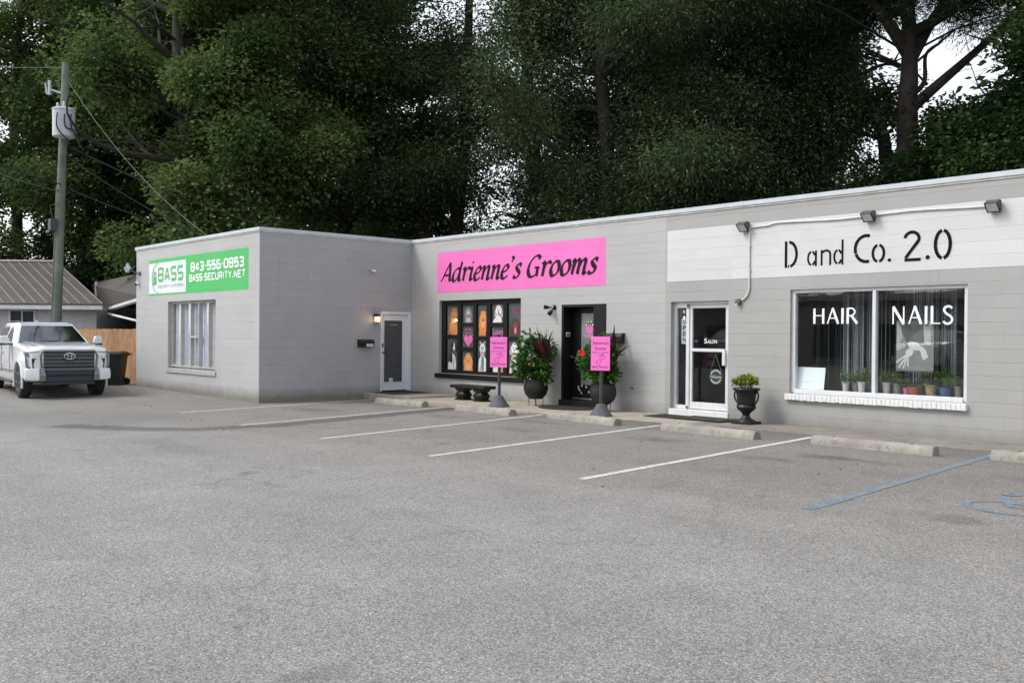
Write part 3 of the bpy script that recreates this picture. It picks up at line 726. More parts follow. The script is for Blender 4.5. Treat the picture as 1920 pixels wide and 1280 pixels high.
# ---------------- wing door (in the side wall)
WPAINT = pm("white_door_paint", (.66, .68, .73), .45, var=.04, dirt=.10, dirtcol=(.4, .38, .3))
dr = empty("office_door", (0, 0, 0)); dr.parent = bld; tag(dr, "white door with one tall dark film pane")
mb = MB()
mb.box(-.10, .012, -.985, -.945, .055, 2.125); mb.box(-.10, .012, -.115, -.02, .055, 2.125); mb.box(-.10, .012, -.944, -.116, 2.06, 2.125)
mb.build("frame", WPAINT, dr, bevel=.004)
mb = MB(); X = -.045
mb.box(X - .04, X, -.944, -.85, .075, 2.055); mb.box(X - .04, X, -.27, -.118, .075, 2.055)
mb.box(X - .04, X, -.849, -.271, 1.90, 2.055); mb.box(X - .04, X, -.849, -.271, .075, .285)
for a in ((-.87, -.848, .27, 1.92), (-.272, -.25, .27, 1.92)): mb.box(X, X + .012, *a)
mb.box(X, X + .012, -.848, -.272, 1.898, 1.92); mb.box(X, X + .012, -.848, -.272, .265, .29)
mb.build("door_leaf", WPAINT, dr, bevel=.003)
mb = MB(); mb.box(X - .03, X - .008, -.852, -.268, .28, 1.91); mb.build("pane", pm("dark_film", (.055, .06, .068), .25, var=.05, spec=.6), dr)
mb = MB(); mb.box(X - .006, X - .004, -.68, -.56, .292, .40); mb.build("sticker", pm("sticker_green", (.40, .62, .52), .6), dr)
mb = MB(); mb.box(X - .006, X - .004, -.66, -.42, 1.775, 1.80); mb.build("sticker", pm("sticker_grey", (.25, .27, .28), .5), dr)
mb = MB(); mb.tube([(X + .0, -.905, 1.06), (X + .06, -.905, 1.06)], .018, 10); mb.tube([(X + .05, -.905, 1.06), (X + .055, -.80, 1.055)], .012, 8); mb.build("handle", pm("dark_metal", (.03, .03, .032), .35, .8), dr)
mb = MB(); mb.box(X, X + .02, -.935, -.875, 1.20, 1.30); mb.build("keypad_lock", MATS["dark_metal"], dr)

# ---------------- groomer display window
BLK = pm("black_paint", (.006, .006, .0065), .5, var=.2, scale=3, spec=.3)
gw = empty("groomer_window", (0, 0, 0)); gw.parent = bld; tag(gw, "black display window with ten dog pictures and a pink paw print")
yf = .10
mb = MB(); mb.box(1.20, 4.30, yf + .03, yf + .05, .56, 2.405); mb.build("backing", BLK, gw)
cells = [(1.38, 1.84, 1.545, 2.27), (2.00, 2.46, 1.845, 2.275), (2.60, 2.96, 1.51, 2.27), (3.13, 3.58, 1.845, 2.285), (3.74, 4.20, 1.51, 2.29),
         (1.40, 1.84, .66, 1.44), (2.00, 2.46, 1.235, 1.75), (2.00, 2.46, .65, 1.13), (2.60, 2.96, .645, 1.42), (3.13, 3.58, 1.22, 1.74), (3.13, 3.58, .65, 1.12), (3.74, 4.20, .64, 1.41)]
mb = MB(); xb = sorted({1.20, 1.38, 1.84, 2.00, 2.46, 2.60, 2.96, 3.13, 3.58, 3.74, 4.20, 4.30})
for a, b_ in ((1.20, 1.36), (1.85, 1.99), (2.47, 2.59), (2.97, 3.12), (3.59, 3.73), (4.21, 4.30)): mb.box(a, b_, yf - .02, yf + .029, .56, 2.405)
for c in ((1.361, 1.849, 2.28), (1.991, 2.469, 2.285), (2.591, 2.969, 2.28), (3.121, 3.589, 2.295), (3.731, 4.209, 2.30)): mb.box(c[0], c[1], yf - .018, yf + .029, c[2], 2.405)
for a, b_, z in ((1.361, 1.849, 1.45), (1.991, 2.469, 1.76), (1.991, 2.469, 1.14), (2.591, 2.969, 1.43), (3.121, 3.589, 1.75), (3.121, 3.589, 1.13), (3.731, 4.209, 1.42)): mb.box(a, b_, yf - .016, yf + .029, z, z + .085)
for a, b_ in ((1.361, 1.849), (1.991, 2.469), (2.591, 2.969), (3.121, 3.589), (3.731, 4.209)): mb.box(a, b_, yf - .018, yf + .029, .56, .635)
mb.build("frame", BLK, gw, bevel=.003)
mb = MB(); mb.box(1.08, 4.42, -.055, .1, .44, .555); mb.build("sill", BLK, gw, bevel=.006)
# pictures: 0 backdrop, then coat colours
BACK = pm("picture_backdrop", (.085, .095, .095), .25, var=.15, spec=.6)
COATS = [BACK] + [pm("print_" + n_, c, .4, var=.14, scale=22) for n_, c in (("gold", (.42, .15, .035)), ("goldlight", (.62, .30, .10)), ("grey", (.20, .21, .23)), ("greylight", (.48, .49, .52)),
        ("orange", (.80, .26, .05)), ("orangelight", (.88, .46, .18)), ("white", (.82, .81, .80)), ("brown", (.075, .028, .014)), ("brownlight", (.22, .075, .03)), ("black", (.014, .014, .016)),
        ("tongue", (.75, .22, .26)), ("pink", (.85, .16, .50)), ("neonred", (.55, .02, .06)), ("neonblue", (.05, .08, .55)), ("apricot", (.78, .33, .12)), ("shade", (.50, .49, .48)))]
BKD, GO, GOL, GR, GRL, OR, ORL, WH, BR, BRL, BL, TG, PK, NR, NB, AP, SHD = range(17)
def dog_head(f, cx, cz, r, coat, lite, ear, muz, mouth=True, fuzz=.06, earlen=1.2, earw=.35):
    for s in (-1, 1): f.ell(cx + s * r * .92, cz - r * .25 * earlen, r * earw, r * earlen * .72, ear, s * .22, fuzz)
    f.ell(cx, cz, r, r * 1.08, coat, 0, fuzz); f.ell(cx, cz + r * .75, r * .75, r * .5, coat, 0, fuzz)
    f.ell(cx, cz - r * .12, r * .62, r * .7, lite, 0, fuzz * .5)
    f.ell(cx, cz - r * .38, r * .48, r * .46, muz, 0, fuzz * .5)
    if mouth: f.ell(cx, cz - r * .78, r * .34, r * .30, BL); f.ell(cx, cz - r * .86, r * .20, r * .30, TG)
    f.ell(cx, cz - r * .28, r * .20, r * .15, BL)
    for s in (-1, 1): f.ell(cx + s * r * .38, cz + r * .18, r * .12, r * .13, BL)
def dog(k):
    x0, x1, z0, z1 = cells[k]; w, h = x1 - x0, z1 - z0; f = Flat(); f.rect(0, w, 0, h, BKD)
    if k == 0:
        f.poly([(.03, 0), (.05, .25), (.12, .42), (.3, .46), (.40, .28), (.43, 0)], GO); f.ell(.2, .2, .10, .2, GOL, .1, .1); f.ell(.33, .12, .08, .14, GOL, 0, .1)
        dog_head(f, .28, .50, .135, GO, GOL, GO, GOL, True, .05, 1.5)
    elif k == 1:
        f.poly([(.06, 0), (.10, .12), (.2, .18), (.32, .12), (.38, 0)], GR); f.ell(.22, .06, .09, .07, GRL, 0, .15); dog_head(f, .22, .265, .10, GR, GRL, GR, WH, True, .08, 1.7, .5)
    elif k == 2:
        f.ell(.19, .30, .155, .26, OR, 0, .07); f.ell(.19, .36, .10, .15, ORL, 0, .1)
        for xx in (.09, .17, .26): f.ell(xx, .07, .035, .10, OR, 0, .05)
        for s in (-1, 1): f.poly([(.2 + s * .11, .50), (.2 + s * .09, .62), (.2 + s * .03, .56)], OR)
        dog_head(f, .20, .48, .115, OR, ORL, OR, ORL, True, .08, .6, .3)
    elif k == 3:
        f.poly([(.02, 0), (.10, .10), (.2, .2), (.34, .12), (.36, 0)], WH); dog_head(f, .24, .29, .105, WH, WH, SHD, WH, True, .07, 1.8, .45)
    elif k == 4:
        f.poly([(.05, 0), (.06, .2), (.2, .3), (.38, .2), (.42, 0)], BR); dog_head(f, .24, .27, .13, BR, BRL, BR, BRL, False, .07, 1.5, .45)
        f.ell(.24, .155, .062, .075, BL); f.ell(.24, .14, .045, .085, TG)
        for q, mi in ((.165, NB), (.15, NB)): f.put(*ribbon(arc(.30, .60, q, q * .62, 20, 340, 26), .012), mi)
        for i, pts in enumerate(([(0, 0), (0, 1), (.7, 1), (.7, 0), (0, 0)], [(0, 0), (0, 1), (.7, 1), (.7, .5), (0, .5)], [(.7, 0), (0, 0), (0, 1), (.7, 1)], [(0, 0), (0, 1), (.7, 0), (.7, 1)])):
            f.put(*ribbon([(.15 + i * .075 + a * .07, .555 + b_ * .095) for a, b_ in pts], .013), NR)
    elif k == 5:
        f.poly([(.02, .0), (.03, .12), (.10, .3), (.2, .42), (.30, .34), (.34, .15), (.33, .0)], WH); f.poly([(.06, .2), (.10, .36), (.19, .46), (.2, .2), (.12, .12)], BL)
        f.ell(.08, .10, .06, .10, WH, 0, .1); f.rect(.17, .22, 0, .15, WH); f.ell(.245, .16, .03, .16, SHD)
        dog_head(f, .26, .58, .10, BL, BL, BL, WH, False, .08, 1.6, .5); f.ell(.27, .58, .025, .11, WH)
    elif k == 6:
        for ex, ez, r_ in ((.06, .26, .045), (.16, .40, .058), (.30, .40, .058), (.40, .26, .045)): f.ell(ex, ez, r_, r_ * 1.3, PK); f.ell(ex, ez + .012, r_ * .86, r_ * 1.1, BL); f.ell(ex - .01, ez + .04, r_ * .4, r_ * .35, GRL)
        hp = [(.23 + .17 * math.sin(t) ** 3, .17 + .0105 * (13 * math.cos(t) - 5 * math.cos(2 * t) - 2 * math.cos(3 * t) - math.cos(4 * t)) * 1.05) for t in np.linspace(0, 2 * math.pi, 40)[:-1]]
        f.poly(hp, TG); f.poly([(.23 + (a - .23) * .86, .175 + (b_ - .175) * .86) for a, b_ in hp], PK)
    elif k == 7:
        f.poly([(.06, 0), (.09, .18), (.23, .26), (.37, .18), (.40, 0)], AP); f.ell(.23, .1, .1, .1, ORL, 0, .1); dog_head(f, .23, .285, .125, AP, ORL, AP, AP, False, .05, 1.4, .42)
    elif k == 8:
        f.poly([(.02, 0), (.05, .3), (.18, .44), (.32, .3), (.35, 0)], WH); f.ell(.185, .2, .055, .22, GR, 0, .12); f.ell(.10, .05, .03, .08, SHD)
        for s in (-1, 1): f.put(*ribbon([(.18 + s * .06, .68), (.18 + s * .10, .74)], .02), WH)
        dog_head(f, .18, .56, .105, WH, GRL, GR, WH, False, .07, .7, .3); f.ell(.18, .43, .075, .07, GRL, 0, .12); f.ell(.18, .44, .04, .035, TG)
    elif k == 9:
        vs, fs = font_mesh("Luxury", .41, .20, .004, .35); f.put([(a + .02, b_ + .28) for a, b_ in vs], fs, PK)
        vs, fs = font_mesh("Grooming", .38, .13, .004, .35); f.put([(a + .03, b_ + .08) for a, b_ in vs], fs, PK)
    elif k == 10:
        f.poly([(.05, 0), (.08, .2), (.2, .34), (.26, .2), (.26, 0)], WH); f.poly([(.28, 0), (.30, .25), (.36, .34), (.43, .22), (.44, 0)], AP); dog_head(f, .17, .36, .08, WH, WH, BR, WH); dog_head(f, .36, .36, .07, AP, ORL, BR, WH)
    else:
        f.poly([(.04, 0), (.06, .2), (.12, .42), (.26, .46), (.33, .3), (.34, 0)], WH); f.rect(.10, .13, 0, .2, SHD); dog_head(f, .21, .58, .115, WH, WH, SHD, WH, False, .09, 1.4, .5)
        for ex, ez in ((.12, .3), (.25, .2), (.22, .38), (.14, .12), (.28, .06)): f.ell(ex, ez, .02, .025, BL, 0, .2)
    nm = "paw_picture" if k == 6 else "window_lettering" if k == 9 else "dog_picture"
    o = f.build(nm, COATS, lambda a, b_, hh: (x0 + a, yf + .028 - hh, z0 + b_), gw, dz=.0003)
for k in range(12): dog(k)
sheet("pane", 1.36, 4.21, .63, 2.31, yf + .012, glass_mat("display_glass", refl=.7), gw, 0)

# ---------------- groomer door
gd = empty("groomer_door", (0, 0, 0)); gd.parent = bld; tag(gd, "black door with a grey glass panel and a pink paw print")
yf = .30
mb = MB(); mb.box(5.641, 5.70, .004, yf + .03, .0, 2.224); mb.box(6.60, 6.984, .004, yf + .03, .0, 2.224); mb.box(5.701, 6.599, .004, yf + .03, 2.165, 2.224)
mb.box(5.60, 7.02, -.04, yf + .03, -.02, .13)
mb.build("frame", BLK, gd, bevel=.004)
mb = MB(); mb.box(5.705, 5.95, yf, yf + .045, .14, 2.16); mb.box(6.49, 6.595, yf, yf + .045, .14, 2.16); mb.box(5.951, 6.489, yf, yf + .045, 2.035, 2.16); mb.box(5.951, 6.489, yf, yf + .045, .14, .46)
mb.build("door_leaf", BLK, gd, bevel=.004)
mb = MB(); mb.box(5.951, 6.489, yf + .012, yf + .03, .46, 2.035); mb.build("pane", pm("grey_door_reflection", (.20, .215, .21), .18, var=.35, scale=2.2, spec=.8), gd)  # grey base colour stands in for sky reflected in the door glass
mb = MB(); mb.box(5.72, 6.58, yf - .012, yf, .142, .165); mb.build("threshold", pm("alu", (.6, .6, .6), .4, .8), gd)
mb = MB(); mb.lathe([(.012, 0), (.015, -.03), (.032, -.045), (.030, -.07), (.0, -.08)], (5.735, yf, 1.07), 16, axis='y'); mb.build("knob", pm("steel", (.5, .5, .5), .3, .9), gd)
f = Flat()
for ex, ez in ((-.10, .07), (-.04, .14), (.04, .14), (.10, .07)): f.ell(ex, ez, .035, .045, BL); f.ell(ex - .005, ez + .01, .022, .026, WH)
hp = [(.115 * math.sin(t) ** 3, -.03 + .0072 * (13 * math.cos(t) - 5 * math.cos(2 * t) - 2 * math.cos(3 * t) - math.cos(4 * t))) for t in np.linspace(0, 2 * math.pi, 40)[:-1]]
f.poly(hp, PK)
f.build("paw_sticker", COATS, lambda a, b_, h: (6.21 + a, yf + .0115 - h, 1.70 + b_), gd, dz=.0003)
f = Flat(); vs, fs = font_mesh("Adrienne's", .44, .065, .004); f.put(vs, fs, PK)
f.build("lettering", COATS, lambda a, b_, h: (6.00 + a, yf + .0115 - h, 1.52 + b_), gd, dz=.0003); f = Flat(); vs, fs = font_mesh("Grooms", .24, .05, .004); f.put([(a + .2, b_ - .10) for a, b_ in vs], fs, BL)
f.build("lettering", COATS, lambda a, b_, h: (6.00 + a, yf + .0115 - h, 1.52 + b_), gd, dz=.0003)
for q in range(9):
    f = Flat(); px, pz = 5.78 + rnd.random() * .72, .19 + rnd.random() * .24
    f.ell(px, pz, .018, .015, WH); [f.ell(px + dx, pz + .024, .007, .009, WH) for dx in (-.016, 0, .016)]
    f.build("paw_decal", COATS, lambda a, b_, h: (a, yf - .0015 - h - .0005 * q, b_), gd, dz=.0001)

# ---------------- salon door
ALU = pm("white_aluminium", (.66, .67, .69), .35, .1, var=.05, dirt=.08)
SILLW = pm("white_sill_paint", (.72, .72, .72), .6, var=.06, dirt=.35, dirtcol=(.42, .40, .35), scale=7, bump=.5, bscale=50)
sd = empty("salon_door", (0, 0, 0)); sd.parent = bld; tag(sd, "white framed glass door with a narrow sidelight")
yf = .10
mb = MB()
mb.box(8.70, 8.765, yf, yf + .09, .13, 2.224); mb.box(9.00, 9.075, yf, yf + .09, .13, 2.224); mb.box(10.0, 10.06, yf, yf + .09, .13, 2.224)
mb.box(8.766, 8.999, yf, yf + .09, 2.105, 2.224); mb.box(9.076, 9.999, yf, yf + .09, 2.165, 2.224); mb.box(8.766, 8.999, yf, yf + .09, .13, .20)
mb.build("frame", ALU, sd, bevel=.004)
mb = MB(); mb.box(8.68, 10.08, -.025, .25, -.05, .125); mb.build("step", SILLW, sd, bevel=.008)
mb = MB(); yd = yf + .02
mb.box(9.08, 9.135, yd, yd + .045, .14, 2.16); mb.box(9.915, 9.995, yd, yd + .045, .14, 2.16); mb.box(9.136, 9.914, yd, yd + .045, 2.095, 2.16); mb.box(9.136, 9.914, yd, yd + .045, .14, .275)
mb.box(9.136, 9.914, yd - .03, yd + .03, 1.255, 1.315)
mb.build("door_leaf", ALU, sd, bevel=.004)
sheet("pane", 9.13, 9.92, .27, 2.10, yd + .034, glass_mat("door_glass", (.75, .78, .78), .6), sd, 0)
sheet("sidelight_pane", 8.765, 9.00, .20, 2.105, yf + .05, glass_mat("door_glass"), sd, 0)
mb = MB(); mb.box(9.87, 9.935, yd - .05, yd - .001, 1.00, 1.27); mb.build("push_plate", ALU, sd, bevel=.006)
mb = MB(); mb.box(9.02, 9.06, yf - .018, yf, .127, .19); mb.build("pivot", pm("dull_bronze", (.18, .13, .10), .5, .5), sd)
mb = MB(); mb.box(9.03, 9.07, yf - .018, yf, 2.10, 2.18); mb.build("pivot", pm("dull_bronze", (.18, .13, .10), .5, .5), sd)
f = Flat(); vs, fs = font_mesh("S", .07, .095, .012); f.put(vs, fs); vs, fs = font_mesh("ALON", .215, .07, .012); f.put([(a + .08, b_) for a, b_ in vs], fs)
f.build("lettering", WHTL, lambda a, b_, h: (9.40 + a, yd + .03 - h, 1.415 + b_), sd, dz=.0002)
# upright open sign behind the sidelight: a thing of its own
os_ = empty("open_sign", (8.92, yf + .06, 1.40)); tag(os_, "narrow white sign reading OPEN downwards behind the sidelight glass", "sign")
mb = MB(); mb.box(-.075, .075, .0, .006, 0, .50); mb.build("board", pm("sign_board_white", (.82, .88, .88), .6), os_)
f = Flat()
for i, ch in enumerate("OPEN"):
    vs, fs = font_mesh(ch, .082, .088, .02); f.put([(a - .041, .39 - i * .118 + b_) for a, b_ in vs], fs)
f.build("lettering", INK2, lambda a, b_, h: (a, -.002 - h, b_), os_, dz=.0002)
f = Flat(); vs, fs = font_mesh("H", .05, .09, .01); f.put([(a + 8.885, b_ + 1.99) for a, b_ in vs], fs); f.ell(8.915, 1.91, .028, .045)
f.build("sidelight_lettering", WHTL, lambda a, b_, h: (a, yf + .048 - h, b_), sd, dz=.0002)
# round welcome sign hanging inside the door
wsn = empty("welcome_sign", (9.66, yd + .06, .78)); tag(wsn, "small dark round welcome sign hanging on a chain inside the salon door", "sign")
mb = MB(); mb.lathe([(0, -.006), (.155, -.006), (.155, .006), (0, .006)], (0, 0, 0), 30, axis='y'); mb.build("board", pm("dark_board", (.06, .06, .065), .6), wsn)
f = Flat(); vs, fs = font_mesh("Welcome", .26, .06, .012); f.put([(a - .13, b_ - .03) for a, b_ in vs], fs)
for a0, a1 in ((25, 155), (205, 335)): f.put(*ribbon(arc(0, 0, .12, .12, a0, a1), .025))
f.build("lettering", WHTL, lambda a, b_, h: (a, -.007 - h, b_), wsn, dz=.0002)
mb = MB(); mb.tube([(-.13, 0, .09), (-.02, 0, .43)], .006, 6); mb.tube([(.13, 0, .09), (-.02, 0, .43)], .006, 6); mb.build("chain", pm("brass", (.5, .38, .18), .4, .8), wsn)

# ---------------- salon window
sw = empty("salon_window", (0, 0, 0)); sw.parent = bld; tag(sw, "wide white framed two pane shop window")
yf = .055
mb = MB(); mb.box(11.36, 11.43, yf, yf + .10, .57, 2.384); mb.box(14.35, 14.42, yf, yf + .10, .57, 2.384); mb.box(11.431, 14.349, yf, yf + .10, 2.325, 2.384); mb.box(11.431, 14.349, yf - .02, yf + .12, .56, .635); mb.box(12.865, 12.925, yf - .01, yf + .09, .636, 2.324)
mb.build("frame", ALU, sw, bevel=.004)
sheet("pane", 11.43, 12.865, .635, 2.325, yf + .05, glass_mat("salon_glass", (.96, .98, .98)), sw, 0); sheet("pane", 12.925, 14.35, .635, 2.325, yf + .05, glass_mat("salon_glass"), sw, 0)
mb = MB(); nb = 42; bw = 3.14 / nb
for i in range(nb):
    xx = 11.30 + bw * i; dz = rnd.uniform(-.006, .004)
    mb.box(xx + .002, xx + bw - .002, -.075 + rnd.uniform(-.004, .004), .05, .445 + dz, .55 + rnd.uniform(-.003, .003))
mb.build("sill", SILLW, sw, bevel=.006)
HV = {'H': ([([(0, 0), (0, 1)], 1), ([(.62, 0), (.62, 1)], 1), ([(0, .53), (.62, .53)], 0)], .92), 'A': ([([(0, 0), (.36, 1.02)], .55), ([(.34, 1.02), (.74, 0)], 1), ([(.14, .36), (.58, .36)], 0)], .98),
      'I': ([([(0.05, 0), (.05, 1)], 1)], .40), 'R': ([([(0, 0), (0, 1)], 1), (smooth2([(0, .96), (.3, .97), (.48, .76), (.32, .54), (0, .5)], 6), .6), ([(.24, .52), (.64, 0)], 1)], .85),
      'N': ([([(0, 0), (0, 1)], .55), ([(0, 1), (.66, 0)], 1.05), ([(.66, 0), (.66, 1)], .55)], .98), 'L': ([([(0, 0), (0, 1)], 1), ([(0, .035), (.5, .035)], .35)], .66),
      'S': ([(smooth2([(.5, .86), (.34, .97), (.1, .9), (.06, .72), (.2, .56), (.42, .42), (.52, .24), (.4, .05), (.18, .02), (0, .14)], 6), .8)], .6)}
f = Flat()
def hv(word, x0, z0, W, Hh):
    tot = sum(HV[c][1] for c in word) - .2; k = W / tot; x = 0
    for c in word:
        for pts, wt in HV[c][0]:
            f.put(*ribbon([(x0 + (x + px) * k, z0 + py * Hh) for px, py in pts], max(.017, .043 * wt)))
        x += HV[c][1]
hv("HAIR", 11.775, 1.785, .80, .265); hv("NAILS", 13.195, 1.775, .92, .285)
f.build("lettering", pm("window_white", (.85, .87, .88), .6, var=.02), lambda a, b_, h: (a, yf + .048 - h, b_), sw, dz=.0002)
# salon room behind the glass
room = MB(); room.box(8.5, 15.5, .24, 5.2, .02, 2.75)
rm = room.build("salon_room", pm("salon_interior", (.16, .15, .14), .8, var=.3, scale=1.2), bld)
rm.data.flip_normals()
bmx = bmesh.new(); bmx.from_mesh(rm.data)
bmesh.ops.delete(bmx, geom=[f_ for f_ in bmx.faces if abs(f_.calc_center_median().y - .24) < .01], context='FACES'); bmx.to_mesh(rm.data); bmx.free()
mb = MB(); mb.box(11.45, 14.34, .18, .50, .45, .615); mb.build("window_shelf", pm("shelf_wood", (.20, .18, .16), .6), rm)
mb = MB()
for x_, w_, h_ in ((11.8, .5, .9), (12.9, .45, 1.3), (13.9, .6, .85), (9.4, .4, 1.2)): mb.box(x_, x_ + w_, 2.6, 3.1, .02, h_)
mb.box(8.9, 14.8, 4.9, 5.15, .02, .9); mb.box(12.2, 12.6, 4.3, 4.4, 1.2, 1.9)
mb.build("salon_furniture", pm("salon_dark", (.13, .11, .10), .6, var=.4, scale=.9), rm)

def strings(name, lab, xs_, dens, seed):
    g = random.Random(seed); mb = MB()
    for a, b_ in xs_:
        n = int((b_ - a) * dens)
        for i in range(n):
            x = g.uniform(a, b_); y = g.uniform(.60, .68); w = g.uniform(.002, .005); mb.box(x - w, x + w, y - .002, y + .002, .57 + g.uniform(0, .12), 2.5)
    return tag(mb.build(name, pm("string_white", (.34, .36, .38), .7, var=.3, scale=30), None), lab, "curtain", "string curtains inside the salon window")
strings("string_curtain", "white string curtain behind the HAIR lettering", [(12.02, 12.42), (12.5, 12.62)], 85, 3)
strings("string_curtain", "white string curtain behind the NAILS lettering and the poster", [(13.28, 13.42), (13.5, 13.7), (13.76, 14.0)], 85, 4)
strings("string_curtain", "thin dark bead curtain filling the rest of the salon window", [(11.5, 14.3)], 26, 5).data.materials[0] = pm("bead_grey", (.09, .10, .11), .4, var=.4)

# poster of crossed hands
ps = empty("hands_poster", (13.21, .20, 1.03)); tag(ps, "grey poster of two crossed hands hanging under the NAILS lettering", "poster")
f = Flat(); f.rect(0, .61, 0, .80, 0)
f.poly([(.04, .8), (.10, .62), (.16, .45), (.44, .42), (.56, .5), (.5, .8)], 1); f.poly([(.0, .33), (.61, .38), (.61, 0), (0, 0)], 2)
f.poly([(.0, .78), (.07, .7), (.10, .52), (.04, .40), (0, .40)], 3); f.poly([(.44, .75), (.52, .70), (.57, .50), (.55, .40), (.46, .44)], 3)
f.poly([(.0, .42), (.14, .43), (.16, .37), (.0, .31)], 3); f.ell(.30, .39, .12, .06, 4, -.35)
for a, L in ((-.9, .20), (-.75, .23), (-.6, .22), (-.42, .19)): f.put(*ribbon([(.34, .40), (.34 + L * .6 * math.cos(a), .40 + L * .6 * math.sin(a)), (.34 + L * math.cos(a - .2), .40 + L * math.sin(a - .2))], .030), 4)
f.ell(.22, .29, .06, .075, 4, -.5)
for a, L in ((-2.5, .25), (-2.15, .28), (-1.9, .26), (-1.6, .21)): f.put(*ribbon([(.20, .27), (.20 + L * math.cos(a), .27 + L * math.sin(a))], .027), 4)
f.poly([(.42, .22), (.50, .28), (.53, .22), (.45, .16)], 4)
for i in range(5): f.put(*ribbon(arc(.56, .72 - i * .04, .025, .018, 0, 270), .010), 4)
PG = [pm("poster_" + n_, c, .5, var=.1, scale=9) for n_, c in (("grey", (.20, .20, .19)), ("dark", (.10, .10, .10)), ("mid", (.235, .235, .23)), ("skin", (.42, .42, .40)), ("pale", (.62, .62, .58)))]
f.build("print", PG, lambda a, b_, h: (a, -.002 - h, b_), ps, dz=.0003)
mb = MB(); mb.box(0, .61, 0, .006, 0, .80); mb.build("card", PG[1], ps)
mb = MB(); mb.box(0, .605, -.004, -.001, -.025, .0); mb.build("bottom_strip", PG[1], ps)
# card sign in the corner of the window
cs = empty("window_card", (11.67, .16, .64)); tag(cs, "blank looking pale blue white card leaning in the lower left of the salon window", "sign")
mb = MB(); mb.obox((0, .02, .19), (.27, 0, 0), (0, .004, .0), (0, .03, .19)); mb.build("card", pm("pale_card", (.80, .88, .92), .6, var=.03), cs)
f = Flat()
for z, w in ((.165, .26), (.12, .22)):
    g = random.Random(int(z * 1000)); x = -.22
    while x < -.22 + w: q = g.uniform(.015, .04); f.rect(x, x + q, z, z + .010); x += q + .012
f.build("faint_writing", pm("faint_ink", (.48, .53, .56), .6), lambda a, b_, h: (a, .0035 + b_ * .158 - .0145 - h, b_), cs)

# ------------------------------------------------------------------ wall fixtures
BRZ = pm("fixture_bronze", (.075, .072, .066), .6, .1, var=.3, dirt=.35, dirtcol=(.2, .2, .18))
LENS = pm("lamp_lens", (.55, .58, .58), .25, var=.1)
DKM = pm("black_metal", (.008, .008, .009), .5, .0, spec=.35)
def floodlight(x, z, lab):
    e = empty("floodlight", (x, 0, z)); e.scale = (.84, .84, .84); tag(e, lab, "wall light", "floodlights above the salon lettering")
    mb = MB()
    pr = [(-.04, .085), (-.15, .095), (-.235, .055), (-.25, .03), (-.105, -.115), (-.04, -.10)]
    mb.loft([[(-.095, y, z) for y, z in [(p_[0] * .92, p_[1] * .85) for p_ in pr]], [(-.115, y, z) for y, z in pr][:0] or [(-.11, y, z) for y, z in pr], [(.11, y, z) for y, z in pr], [(.095, y, z) for y, z in [(p_[0] * .92, p_[1] * .85) for p_ in pr]]])
    mb.box(-.06, .06, -.045, .0, -.06, .06)
    mb.build("housing", BRZ, e, bevel=.006)
    mb = MB(); q = lambda a, t: (a * .092, -.247 + t * .130, .020 - t * .130)
    mb.add([q(-1, 0), q(1, 0), q(1, 1), q(-1, 1)], [(0, 1, 2, 3)]); mb.build("lens", LENS, e)
    mb = MB(); mb.tube([(-.108, -.252, .028), (.108, -.252, .028), (.108, -.106, -.118), (-.108, -.106, -.118)], .010, 6, closed=True); mb.build("lens_frame", DKM, e)
    return e
floodlight(10.44, 3.575, "bronze floodlight where the white conduit turns down, nearest the door")
floodlight(12.86, 3.555, "bronze floodlight above the full stop after Co, middle of the conduit")
floodlight(14.82, 3.535, "bronze floodlight at the right end of the conduit, above the wide window")
CON = pm("conduit_white", (.58, .57, .55), .55, dirt=.2)
mb = MB(); hz = []
for i in range(41):
    t = i / 40; x = 10.50 + t * 4.25; hz.append((x, -.02, 3.575 - .02 * t + .016 * math.sin(t * 11) - (.03 if t < .12 else 0)))
mb.tube(hz, .017, 8)
mb.tube([(10.52, -.02, 3.53), (10.52, -.02, 2.46)] + [(10.52 - .20 * (1 - math.cos(a)) , -.02, 2.46 - .24 * math.sin(a)) for a in np.linspace(.1, 1.35, 8)], .019, 8)
for z in (3.2, 2.75): mb.box(10.49, 10.55, -.042, 0, z, z + .025)
tag(mb.build("conduit", CON, smooth=True), "thin white electrical conduit linking the floodlights and running down beside the salon door", "conduit")
e = empty("junction_box", (10.30, 0, 2.19)); tag(e, "small round grey junction box at the lower end of the white conduit", "junction box")
mb = MB(); mb.lathe([(.055, 0), (.06, -.03), (.05, -.07), (.02, -.075)], (0, 0, 0), 18, axis='y'); mb.build("cover", BRZ, e, smooth=True)
mb = MB(); mb.tube([(-.03, -.05, .02), (-.06, -.09, .07)], .022, 10); mb.tube([(.0, -.06, -.03), (-.03, -.09, -.07)], .012, 8); mb.build("sensor", LENS, e, smooth=True)

